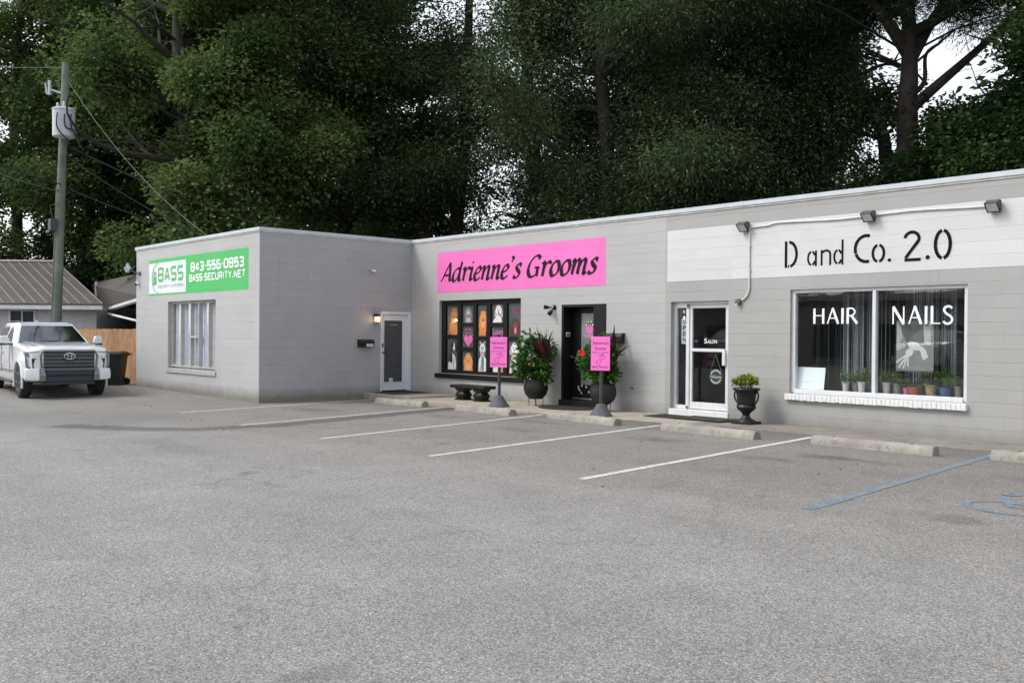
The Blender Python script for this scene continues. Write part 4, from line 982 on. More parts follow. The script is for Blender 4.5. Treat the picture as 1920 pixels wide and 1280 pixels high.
e = empty("lantern_light", (0, -1.15, 1.96)); tag(e, "small lit black lantern glowing amber beside the white office door", "wall light")
mb = MB()
mb.box(0, .02, -.05, .05, -.06, .10); mb.box(.02, .075, -.012, .012, .055, .075)
mb.loft([[(.02, -.07, .03), (.16, -.07, .03), (.16, .07, .03), (.02, .07, .03)], [(.05, -.04, .10), (.13, -.04, .10), (.13, .04, .10), (.05, .04, .10)]])
for y in (-.062, .05):
    for x in (.028, .14): mb.box(x, x + .012, y, y + .012, -.10, .032)
mb.box(.02, .16, -.07, .07, -.115, -.10)
mb.build("cage", DKM, e, bevel=.003)
mb = MB(); mb.box(.045, .135, -.045, .045, -.095, .025); mb.build("lit_glass", pm("lamp_glow", (.9, .7, .4), .5, emit=(1, .62, .28), es=2.6), e)
lp = bpy.data.objects.new("lantern_lamp", bpy.data.lights.new("lantern_lamp", 'POINT')); COL.objects.link(lp); lp.data.energy = 1.6; lp.data.color = (1, .55, .22); lp.data.shadow_soft_size = .03; lp.location = (.19, -1.15, 1.94)
lp.parent = None

def mailbox(loc, rz, W, lab, num):
    e = empty("mailbox", loc, rz); tag(e, lab, "mailbox")
    mb = MB(); mb.prism([(0, -.09), (.13, -.09), (.13, .03), (.10, .085), (0, .10)], lambda a, b_: (-W / 2, -a, b_), lambda a, b_: (W / 2, -a, b_)); mb.build("box", DKM, e, bevel=.006)
    mb = MB(); mb.prism([(.0, .104), (.105, .09), (.137, .028), (.137, -.005), (.132, -.005), (.130, .026), (.1, .083), (.0, .098)], lambda a, b_: (-W / 2 - .012, -a, b_), lambda a, b_: (W / 2 + .012, -a, b_)); mb.build("lid", DKM, e)
    f = Flat(); px, pw, body = num
    f.rect(px, px + pw, -.075, .0, 0); vs, fs = font_mesh(body, pw * .8, .05, .01); f.put([(a + px + pw * .1, b_ - .063) for a, b_ in vs], fs, 1)
    f.build("number_plate", [WHTL, INK2], lambda a, b_, h: (a, -.1335 - h, b_), e, dz=.0006)
    return e
mailbox((0, -1.48, 1.30), R(90), .42, "black wall mailbox with a white number strip left of the office door", (-.02, .20, "1761B"))
mailbox((7.28, 0, 1.50), 0, .44, "black wall mailbox with a small white number square right of the groomer door", (-.19, .07, "D"))

def dome_camera(name, loc, rz, lab, kind):
    e = empty(name, loc, rz); tag(e, lab, "security camera")
    W_ = pm("camera_white", (.74, .75, .76), .4)
    if kind == 'bullet':
        mb = MB(); mb.lathe([(.045, 0), (.045, -.012), (.02, -.02), (.02, -.05)], (0, 0, 0), 16, axis='y'); mb.build("mount", W_, e, smooth=True)
        mb = MB(); mb.tube([(-.09, -.085, .012), (.09, -.085, -.012)], .04, 14); mb.box(-.10, .07, -.125, -.045, .030, .045); mb.build("body", W_, e, smooth=True)
        mb = MB(); mb.tube([(-.092, -.085, .0125), (-.094, -.085, .0126)], .03, 14); mb.build("lens", DKM, e)
    else:
        mb = MB(); mb.lathe([(.055, 0), (.06, -.05), (.055, -.09)], (0, 0, 0), 18, axis='y'); mb.build("base", W_, e, smooth=True)
        mb = MB(); mb.lathe([(.05, 0), (.046, -.025), (.03, -.045), (.0, -.052)], (0, -.07, -.025), 18, axis='y'); mb.build("lens_dome", DKM, e, smooth=True)
    return e
dome_camera("security_camera", (-.10, 0, 3.03), 0, "white bullet security camera in the inner corner left of the pink sign", 'bullet')
dome_camera("security_camera", (0, -1.27, 3.16), R(90), "small grey security camera high on the side wall above the office door", 'bullet').scale = (.75, .75, .75)
dome_camera("security_camera", (-7.56, -WL, 2.97), 0, "white dome security camera at the left edge of the wing beside the green sign", 'dome')

def flood_small(loc, lab):
    e = empty("wall_floodlight", loc); tag(e, lab, "wall light")
    mb = MB(); mb.lathe([(.06, 0), (.06, -.03), (.03, -.05)], (0, 0, 0), 16, axis='y'); mb.tube([(0, -.04, 0), (-.10, -.14, .03), (-.2, -.18, .08)], .02, 8); mb.build("arm", BRZ, e, smooth=True)
    mb = MB(); mb.obox((-.30, -.24, .17), (.13, 0, -.09), (0, .03, 0.0), (.045, .02, .065)); mb.build("lamp_head", pm("galvanised", (.20, .205, .20), .5, .4), e, bevel=.01)
    mb = MB(); mb.obox((-.335, -.275, .12), (.11, 0, -.077), (.004, .003, .006), (.0, .05, .02)); mb.build("lens", pm("dull_lens", (.22, .23, .23), .3), e)
flood_small((-7.45, -WL, 3.26), "grey floodlight on an arm sticking out from the left end of the wing")
e = empty("twin_spotlight", (5.42, 0, 2.17)); e.scale = (.82, .82, .82); tag(e, "black twin headed spotlight left of the groomer door", "wall light")
mb = MB(); mb.lathe([(.07, 0), (.07, -.025), (.04, -.05), (.03, -.07)], (0, 0, 0), 18, axis='y'); mb.tube([(0, -.05, 0), (-.08, -.08, .0), (-.13, -.10, 0)], .018, 8); mb.tube([(0, -.05, -.01), (-.01, -.09, -.08)], .018, 8); mb.build("mount", DKM, e, smooth=True)
for c, d in (((-.15, -.10, 0), Vector((-.7, -.7, .1))), ((-.02, -.10, -.11), Vector((.1, -.8, -.6)))):
    d.normalize(); c = Vector(c); mb = MB(); mb.tube([c - d * .03, c + d * .01, c + d * .07, c + d * .12], [.025, .045, .055, .058], 16); mb.build("spot_head", DKM, e, smooth=True)
mb = MB(); mb.lathe([(0, -.071), (.018, -.071), (.018, -.076), (0, -.078)], (0, 0, .01), 12, axis='y'); mb.build("sensor", LENS, e)
e = empty("entry_keypad", (5.702, .14, 1.57)); tag(e, "small white keypad on the left jamb of the black groomer door", "keypad")
mb = MB(); mb.box(0, .02, -.06, .06, -.05, .05); mb.build("case", pm("keypad_white", (.6, .6, .6), .4), e, bevel=.006)
mb = MB()
for i in range(2): mb.box(.02, .023, -.045 + i * .045, -.01 + i * .045, -.035, .01)
mb.build("key", DKM, e)
e = empty("hose_hook", (7.72, 0, .47)); tag(e, "tiny metal hook on the grey wall right of the groomer door", "hook")
mb = MB(); mb.tube([(0, 0, 0), (0, -.05, 0), (.0, -.06, .03)], .012, 8); mb.lathe([(.025, 0), (.02, -.012)], (0, 0, 0), 12, axis='y'); mb.build("hook", BRZ, e, smooth=True)

# door mats
MATM = pm("mat_rubber", (.018, .019, .019), .95, var=.35, scale=14, bump=1.0, bscale=160)
def mat_obj(pts, z, lab, loc=(0, 0, 0)):
    mb = MB(); mb.prism(pts, lambda a, b_: (a, b_, z), lambda a, b_: (a, b_, z + .014)); return tag(mb.build("door_mat", MATM, bevel=.003, loc=loc), lab, "door mat")
mat_obj([(.08, -1.28), (1.02, -1.28), (1.02, -.10), (.08, -.10)], .036, "dark doormat in front of the white office door")
mat_obj([(5.72, -.10), (5.64, -.45)] + arc(6.33, -.42, .72, .62, 190, 350, 20) + [(6.98, -.45), (6.92, -.10)], .001, "black half round doormat in front of the groomer door")
mat_obj([(8.62, -.72), (9.45, -.76), (9.45, -.08), (8.62, -.08)], .001, "dark flat doormat on the left half of the salon entrance")
m2 = mat_obj([(9.35, -.74), (10.42, -.74), (10.42, -.08), (9.35, -.08)], .017, "mossy dark doormat overlapping on the right half of the salon entrance")
m2.data.materials[0] = pm("mat_mossy", (.03, .033, .018), .95, var=.5, scale=9, bump=1.0, bscale=140)

# bench
BNM = pm("bench_black", (.008, .0085, .0085), .5, var=.3, scale=6, spec=.3, bump=.25, bscale=60)
e = empty("garden_bench", (3.36, -.66, 0)); tag(e, "low black cast stone bench under the dog picture window", "bench")
mb = MB(); mb.prism([(-.64, -.19), (-.64, .19), (.64, .19), (.64, -.19)], lambda a, b_: (a, b_, .285), lambda a, b_: (a, b_, .36)); mb.build("seat", BNM, e, bevel=.025, bseg=4)
for s in (-1, 1):
    secs = []
    for z, wx, wy in ((0, .20, .16), (.035, .205, .165), (.04, .16, .13), (.10, .19, .15), (.14, .195, .155), (.19, .15, .12), (.215, .14, .115), (.22, .18, .14), (.25, .20, .155), (.284, .21, .165)):
        secs.append([(s * .33 + wx * (abs(math.cos(a)) ** .6) * (1 if math.cos(a) > 0 else -1), wy * (abs(math.sin(a)) ** .6) * (1 if math.sin(a) > 0 else -1), z) for a in np.linspace(0, 2 * math.pi, 25)[:-1]])
    mb = MB(); mb.loft(secs); mb.build("leg", BNM, e, smooth=True)

# pink sandwich signs on posts
PNKP = pm("pink_sign_board", (.95, .19, .60), .55, var=.04, scale=3); INKP = pm("maroon_ink", (.13, .015, .06), .6)
POSTM = pm("post_grey", (.045, .048, .055), .55, var=.2); BASEM = pm("base_grey", (.075, .08, .095), .7, var=.2, scale=4, bump=.3)
def sign_stand(x, y, rz, lab, ztop):
    e = empty("sign_stand", (x, y, 0), rz); tag(e, lab, "sign", "pink signs on weighted posts")
    mb = MB()
    fl_ = lambda z, a: .035 * (1 if math.cos(8 * a) > 0 else 0) * (1 if .02 < z < .2 else 0)
    mb.lathe([(.225, 0), (.225, .02), (.21, .03), (.14, .13), (.085, .225), (.075, .235), (.04, .24)], (0, 0, 0), 48, flute=fl_); mb.build("base", BASEM, e, smooth=True)
    mb = MB(); mb.tube([(0, 0, .22), (0, 0, ztop - .05)], .034, 14); mb.build("post", POSTM, e, smooth=True)
    mb = MB(); mb.box(-.03, .03, -.05, -.0, ztop - .02, ztop + .05); mb.build("clamp", DKM, e, bevel=.006)
    hw, z1, z0 = .192, ztop, ztop - .65
    mb = MB(); mb.box(-hw, hw, -.066, -.056, z0, z1); p_ = mb.build("sign_panel", PNKP, e, bevel=.004)
    f = Flat()
    for body, w, h, zz, b_ in (("Adrienne's", .32, .066, z1 - .155, .014), ("Grooms", .235, .062, z1 - .255, .014), ("DROP OFF & PICK UP", .325, .026, z1 - .318, .004), ("ONLY", .12, .024, z1 - .372, .004), ("(843) 276-4221", .325, .052, z0 + .035, .010)):
        vs, fs = font_mesh(body, w, h, b_); f.put([(a - w / 2, c + zz) for a, c in vs], fs)
    bone = [(-.09, .0), (-.12, .05), (-.07, .07), (.02, .16), (.02, .21), (.06, .24), (.08, .18), (.12, .17), (.09, .12), (.04, .11), (-.02, .02), (-.01, -.03), (-.06, -.045)]
    f.put(*ribbon([(a * .8 + .005, c * .82 + z0 + .125) for a, c in smooth2(bone, 4, True)], .007, True))
    f.build("lettering", INKP, lambda a, b_, h: (a, -.0665 - h, b_), p_, dz=.0002)
sign_stand(5.16, -1.40, R(30), "pink sign on a grey post in front of the dog picture window", 1.50)
sign_stand(8.14, -1.40, R(24), "pink sign on a grey post in front of the groomer door", 1.53)

# ------------------------------------------------------------------ potted plants
def scatter(g, c, r, n, shell=.35):
    d = g.normal(size=(n, 3)); d /= np.linalg.norm(d, axis=1, keepdims=True)
    q = (shell + (1 - shell) * g.random((n, 1))) ** .6
    return np.array(c) + d * q * np.array(r), d
HIB = leaf_mat("hibiscus_leaves", [(.014, .04, .012), (.035, .10, .02), (.07, .19, .035), (.14, .28, .06)], .25, .4)
CRD = leaf_mat("cordyline_leaves", [(.02, .012, .014), (.07, .016, .028), (.16, .025, .05)], .2, .35)
POTM = pm("pot_black", (.012, .0115, .011), .55, var=.25, scale=6)
STEMM = pm("plant_stem", (.06, .06, .025), .8)
def blades(mb, c, n, L, w, g, tilt=(.1, .9)):
    for i in range(n):
        a = g.uniform(0, 6.283); t = g.uniform(*tilt); l = L * g.uniform(.75, 1.15); secs = []
        for j in range(7):
            q = j / 6; rr_ = l * q; th = t * (.45 + .85 * q)
            p = Vector(c) + Vector((math.cos(a) * math.sin(th) * rr_, math.sin(a) * math.sin(th) * rr_, math.cos(th) * rr_))
            s = Vector((-math.sin(a), math.cos(a), 0)); ww = w * math.sin(math.pi * min(1, .12 + .88 * q) ** .8) + .002
            secs.append([p + s * ww, p + Vector((0, 0, -.012 * (1 - q))), p - s * ww])
        mb.loft(secs, cap=False, closed=False)
def potted_plant(x, y, rz, lab, seed, H_, flower, wide=1.0):
    e = empty("potted_plant", (x, y, 0), rz); tag(e, lab, "potted plant")
    g = random.Random(seed); G = np.random.default_rng(seed)
    mb = MB()
    for a in (.5, 2.07, 3.64, 5.2):
        c, s = math.cos(a), math.sin(a)
        mb.tube([(c * .15, s * .15, .17), (c * .165, s * .165, .10), (c * .14, s * .14, .03), (c * .165, s * .165, .008), (c * .19, s * .19, .02)], .008, 6)
    mb.tube([(.155 * math.cos(a), .155 * math.sin(a), .155) for a in np.linspace(0, 6.283, 25)[:-1]], .008, 6, closed=True)
    mb.build("stand", DKM, e, smooth=True)
    mb = MB(); mb.lathe([(.09, .145), (.16, .16), (.235, .24), (.272, .36), (.268, .45), (.245, .53), (.252, .55), (.245, .56), (.22, .545), (.21, .50)], (0, 0, 0), 36); mb.build("pot", POTM, e, smooth=True)
    mb = MB(); mb.lathe([(0, .53), (.215, .53), (.215, .5)], (0, 0, 0), 24); mb.build("soil", pm("soil", (.03, .022, .015), .95), e)
    P = []; D = []
    stems = MB()
    for i in range(40):
        a = g.uniform(0, 6.283); r_ = g.uniform(.08, .43) * wide; top = Vector((-.10 * wide + math.cos(a) * r_, math.sin(a) * r_ * .8, .60 + H_ * g.uniform(.05, 1.0) * (1.12 - r_ * .8)))
        stems.tube([(top.x * .15, top.y * .15, .54), (top.x * .55, top.y * .55, .54 + (top.z - .54) * .6), top], [.008, .006, .003], 5)
        p, d = scatter(G, top, (.14, .14, .15), 62, .2); P.append(p); D.append(d + np.array([math.cos(a) * .5, math.sin(a) * .5, .1]))
    stems.build("stem", STEMM, e)
    leaves_object("foliage", np.vstack(P), .105, .58, HIB, seed, e, .15, np.vstack(D))
    mb = MB(); blades(mb, (.20, .0, .92), 22, .80, .038, g, (.04, .85)); o = mb.build("cordyline_leaves", CRD, e, smooth=True)
    t_ = o.data.attributes.new("tint", 'FLOAT', 'FACE'); t_.data.foreach_set("value", np.repeat(G.random(len(o.data.polygons) // 12 + 1), 12)[:len(o.data.polygons)].astype(np.float32))
    mb = MB(); mb.tube([(.05, .02, .54), (.18, .0, .7), (.20, .0, .95)], .014, 6); mb.build("cordyline_stem", STEMM, e)
    for (fx, fy, fz, r_, m_) in flower:
        mb = MB()
        for k in range(5):
            a = k * 1.2566; mb.add([(fx, fy, fz), (fx + math.cos(a - .45) * r_ * .8, fy - .02, fz + math.sin(a - .45) * r_ * .8), (fx + math.cos(a) * r_, fy + .01, fz + math.sin(a) * r_), (fx + math.cos(a + .45) * r_ * .8, fy - .02, fz + math.sin(a + .45) * r_ * .8)], [(0, 1, 2, 3)])
        mb.tube([(fx, fy, fz), (fx, fy - .05, fz + .01)], .008, 5); mb.build("flower", m_, e)
RED = pm("flower_red", (.80, .035, .015), .5); DULL = pm("flower_orange", (.55, .22, .04), .6)
potted_plant(5.36, -.50, R(20), "bushy hibiscus and dark red cordyline in a black pot left of the groomer door", 11, .88, [(.05, -.42, .92, .035, DULL), (-.35, -.35, 1.05, .03, DULL)])
potted_plant(7.34, -.47, R(35), "bushy hibiscus with a red flower in a black pot behind the second pink sign", 23, .86, [(-.40, -.38, 1.20, .075, RED), (-.36, -.40, 1.17, .05, RED)], .80)

e = empty("urn_planter", (10.78, -.46, 0)); e.scale = (.86, .86, 1); tag(e, "black two handled urn planter with low yellow green coleus right of the salon door", "urn")
URN = pm("urn_black", (.009, .0088, .0088), .42, var=.3, scale=8, spec=.4, dirt=.10, dirtcol=(.16, .15, .13))
mb = MB(); mb.box(-.22, .22, -.22, .22, 0, .045)
flu = lambda z, a: (.05 * math.cos(14 * a) if .20 < z < .33 else 0)
mb.lathe([(.20, .045), (.19, .06), (.10, .10), (.072, .15), (.085, .185), (.095, .20), (.175, .26), (.195, .30), (.18, .335), (.17, .345), (.185, .36), (.195, .46), (.205, .53), (.225, .57), (.275, .605), (.285, .62), (.275, .635), (.24, .63), (.22, .58)], (0, 0, 0), 56, flute=flu)
ub = mb.build("urn", URN, e, smooth=True)
for s in (-1, 1):
    mb = MB(); mb.tube([Vector(p) for p in smooth2([(s * .215, 0, .56), (s * .27, 0, .565), (s * .29, 0, .50), (s * .265, 0, .42), (s * .215, 0, .365), (s * .20, 0, .345), (s * .225, 0, .335)], 6)], .018, 8); mb.build("handle", URN, ub, smooth=True)
G = np.random.default_rng(5); P, D = [], []
mb = MB()
for i in range(34):
    a = rnd.uniform(0, 6.28); r_ = rnd.uniform(0, .24); top = (math.cos(a) * r_, math.sin(a) * r_, .66 + (.20 - r_ * .55) * rnd.uniform(.6, 1.1))
    mb.tube([(top[0] * .4, top[1] * .4, .58), top], .005, 5); p, d = scatter(G, top, (.055, .055, .045), 22, .2); P.append(p); D.append(d + np.array([0, 0, .4]))
mb.lathe([(0, .60), (.22, .60), (.22, .56)], (0, 0, 0), 20)
mb.build("stem", STEMM, e)
leaves_object("foliage", np.vstack(P), .07, .75, leaf_mat("coleus_leaves", [(.04, .09, .015), (.12, .22, .03), (.24, .34, .05), (.34, .20, .08), (.22, .30, .05)], .3, .5), 9, e, 0, np.vstack(D))

# plants on the salon window shelf
def shelf_plant(x, y, lab, r1, r2, h, mat, kind, seed, lh=.2):
    e = empty("shelf_plant", (x, y, .616)); tag(e, lab, "potted plant", "small potted plants on the salon window shelf")
    mb = MB(); mb.lathe([(r1, 0), (r2, h), (r2 + .008, h), (r2 + .008, h + .015), (r2 - .01, h + .012), (r2 - .012, h - .02)], (0, 0, 0), 20); mb.build("pot", mat, e, smooth=True)
    g = random.Random(seed); G = np.random.default_rng(seed)
    mb = MB(); mb.lathe([(0, h - .015), (r2 - .012, h - .015)], (0, 0, 0), 14)
    mb.build("soil", MATS["soil"], e)
    gm = leaf_mat("shelf_leaves", [(.03, .08, .02), (.07, .18, .03), (.16, .30, .05)], .3, .4)
    if kind == 'blade':
        mb = MB(); blades(mb, (0, 0, h), 12, lh, .022, g, (.1, 1.0)); o = mb.build("foliage", gm, e)
        t_ = o.data.attributes.new("tint", 'FLOAT', 'FACE'); t_.data.foreach_set("value", G.random(len(o.data.polygons)).astype(np.float32))
    else:
        P = []; mb = MB()
        for i in range(7):
            a = g.uniform(0, 6.28); top = (math.cos(a) * r2 * 1.3, math.sin(a) * r2 * 1.1, h + lh * g.uniform(.3, 1)); mb.tube([(0, 0, h - .01), top], .004, 5); P.append(scatter(G, top, (.05, .05, .05), 10, .2)[0])
        mb.build("stem", STEMM, e); leaves_object("foliage", np.vstack(P), .07, .55, gm, seed, e)
PW = pm("pot_white", (.56, .56, .54), .5); PGR = pm("pot_grey", (.17, .155, .14), .7); PB = pm("pot_blue", (.05, .09, .20), .35); PPK = pm("pot_pink", (.60, .14, .28), .5); PT = pm("pot_terracotta", (.32, .10, .045), .8, var=.15); PPT = pm("pot_painted", (.28, .21, .11), .5, var=.7, scale=18)
for a in ((12.27, .30, "white pot with a bare stem, first on the shelf", .045, .062, .16, PW, 'bush', 1, .16), (12.45, .33, "grey brown pot between two white pots on the shelf", .05, .06, .15, PGR, 'bush', 2, .14), (12.57, .28, "white pot with drooping leaves left of the window mullion", .048, .065, .17, PW, 'bush', 3, .22),
          (12.79, .33, "blue pot half hidden behind the window mullion", .055, .07, .13, PB, 'bush', 4, .22), (13.0, .29, "white pot with broad leaves right of the window mullion", .05, .066, .18, PW, 'blade', 5, .24), (13.18, .31, "grey pot with trailing stems under the poster", .055, .07, .17, PGR, 'bush', 6, .15),
          (13.34, .29, "small pink pot under the poster", .042, .052, .11, PPK, 'bush', 7, .12), (13.47, .30, "shallow terracotta bowl on a white saucer under the poster", .075, .10, .13, PT, 'bush', 8, .10), (13.74, .31, "painted yellow patterned pot with a bushy plant", .075, .095, .17, PPT, 'bush', 9, .26), (13.97, .32, "large dark blue pot with long bright leaves", .08, .11, .14, PB, 'blade', 10, .36), (14.18, .29, "grey pot at the right end of the shelf", .05, .06, .17, PGR, 'bush', 12, .14)):
    shelf_plant(*a)

# fallen leaves and grit on the asphalt
G = np.random.default_rng(77); n = 120
px = G.uniform(-6, 20, n); py = -G.uniform(0, 1, n) ** 1.8 * 7 - 1.9
LP = np.array([(x, y, gz(x, y) + .006) for x, y in zip(px, py)])
g_ = G.normal(size=(n, 3)); g_[:, 2] *= .08
v = leaves_object("leaf_litter", LP, .04, .5, leaf_mat("dry_leaves", [(.05, .025, .012), (.16, .08, .03), (.30, .22, .12), (.06, .045, .03)], .1, .8), 8, None, 0, g_ * 4)
tag(v, "scattered small dry leaves lying on the asphalt", "leaves", kind="stuff")

# ------------------------------------------------------------------ pickup truck
TX, TY = -5.60, -7.14
tz = -0.15
trk = empty("pickup_truck", (TX, TY, tz), R(-4))
tag(trk, "white crew cab pickup truck with a dark chrome barred grille parked beside the wing", "pickup truck")
TW = pm("truck_white", (.72, .735, .76), .22, var=.015, spec=.6, coat=.8)
TB = pm("truck_black", (.013, .013, .015), .45, var=.2); CHR = pm("chrome", (.55, .56, .58), .16, 1.0, var=.03); TGL = pm("truck_glass", (.17, .185, .20), .06, 1.0, var=.04)
SLV = pm("truck_silver", (.20, .205, .21), .35, .7, var=.04); TYR = pm("tyre_rubber", (.017, .017, .018), .85, var=.2, bump=.4); LMP = pm("headlight_lens", (.20, .22, .25), .08, var=.15, scale=20, spec=.9); NAVY = pm("truck_lower", (.018, .022, .034), .4, var=.1)
st_ = [  # x, centre z, edge z, half width, bottom z
 (.93, 1.22, 1.17, .70, .52), (.90, 1.27, 1.20, .86, .50), (.80, 1.315, 1.25, .945, .47), (.60, 1.345, 1.29, .985, .44), (.2, 1.375, 1.325, 1.005, .43), (-.4, 1.40, 1.355, 1.01, .43), (-.85, 1.415, 1.375, 1.01, .43),
 (-1.6, 1.40, 1.385, 1.01, .43), (-2.6, 1.40, 1.385, 1.01, .43), (-3.5, 1.40, 1.385, 1.01, .43), (-3.56, 1.42, 1.41, 1.005, .45), (-4.4, 1.43, 1.42, 1.0, .47), (-5.0, 1.44, 1.43, .985, .55), (-5.05, 1.42, 1.40, .96, .6)]
secs = []
for x, zc, ze, w, zb in st_:
    half = [(0, zc), (w * .50, zc + .002), (w * .64, zc + .012), (w * .80, (zc * .55 + ze * .45)), (w * .94, ze), (w * .985, ze - .06), (w * .985, ze - .22), (w, 1.0), (w * 1.005, .88), (w * .985, .70), (w * .97, .60), (w * .93, zb), (w * .5, zb - .02)]
    secs.append([(x, y, z) for y, z in half] + [(x, -y, z) for y, z in half[::-1][:-1]])
mb = MB(); mb.loft(secs); body = mb.build("body", TW, trk, smooth=True)
def cut(target, cutters):
    dg = bpy.context.evaluated_depsgraph_get(); tmp = []
    for c in cutters:
        m = target.modifiers.new("b", 'BOOLEAN'); m.operation = 'DIFFERENCE'; m.object = c; m.solver = 'EXACT'; tmp.append(c)
    dg.update(); me = bpy.data.meshes.new_from_object(target.evaluated_get(dg)); target.modifiers.clear(); target.data = me
    for c in tmp: bpy.data.objects.remove(c)
    me.polygons.foreach_set("use_smooth", [True] * len(me.polygons))
    try: me.set_sharp_from_angle(angle=R(32))
    except Exception: pass
cutters = []
for wx in (0.0, -3.70):
    mb = MB(); mb.tube([(wx, -1.3, .43), (wx, 1.3, .43)], .50, 40); cutters.append(mb.build("arch", TB, trk))
mb = MB(); mb.box(.5, 1.2, -.60, .60, .3, 1.20); cutters.append(mb.build("grille_opening", TB, trk))
bpy.context.view_layer.update()
cut(body, cutters)
for wx in (0.0, -3.70):
    for s in (-1, 1):
        mb = MB(); mb.tube([(wx + .515 * math.cos(a), s * 1.0, .43 + .515 * math.sin(a)) for a in np.linspace(R(-18), R(198), 26)], .028, 6); mb.build("arch_trim", TW, trk, smooth=True)
        mb = MB(); mb.box(wx - .46, wx + .46, min(s * .2, s * .62), max(s * .2, s * .62), .46, .92); mb.build("wheel_housing", TB, trk)
        mb = MB(); mb.tube([(wx, 0, .42), (wx, s * .80, .42)], .055, 10); mb.build("axle", TB, trk)
# greenhouse
belt = [(-.80, .89), (-.98, .945), (-2.2, .95), (-3.42, .93), (-3.48, .88)]; roof = [(-1.60, .66), (-1.75, .715), (-2.4, .73), (-3.28, .70), (-3.33, .64)]
def ring(p, z): return [(x, y, z) for x, y in p] + [(x, -y, z) for x, y in p[::-1]]
def lerp_ring(t): return ring([(a[0] + (b_[0] - a[0]) * t, a[1] + (b_[1] - a[1]) * t) for a, b_ in zip(belt, roof)], 1.375 + .50 * t)
r1 = ring([(x, y * .97 - .01) for x, y in roof], 1.915); r2 = ring([(x * .97 - .07, y * .7) for x, y in roof], 1.94)
mb = MB(); mb.loft([lerp_ring(0), lerp_ring(.5), lerp_ring(1.0), r1, r2]); mb.build("cab", TW, trk, smooth=True)
def pnl(name, pts, mat, off, thick=.012):
    pts = [Vector(p) for p in pts]; n = (pts[1] - pts[0]).cross(pts[2] - pts[1]).normalized(); mb = MB(); k = len(pts)
    if n.dot(Vector(off)) < 0: n = -n
    mb.add([p + n * thick for p in pts] + [p - n * .01 for p in pts], [tuple(range(k)), tuple(range(2 * k - 1, k - 1, -1))] + [(i, (i + 1) % k, k + (i + 1) % k, k + i) for i in range(k)])
    return mb.build(name, mat, trk, bevel=.004)
W = lambda t, y: (-.80 - .80 * t, y, 1.375 + .50 * t)
pnl("windshield", [W(.06, -.83), W(.06, .83), W(.45, .75), W(.93, .635), W(.93, -.635), W(.45, -.75)], TGL, (1, 0, .5))
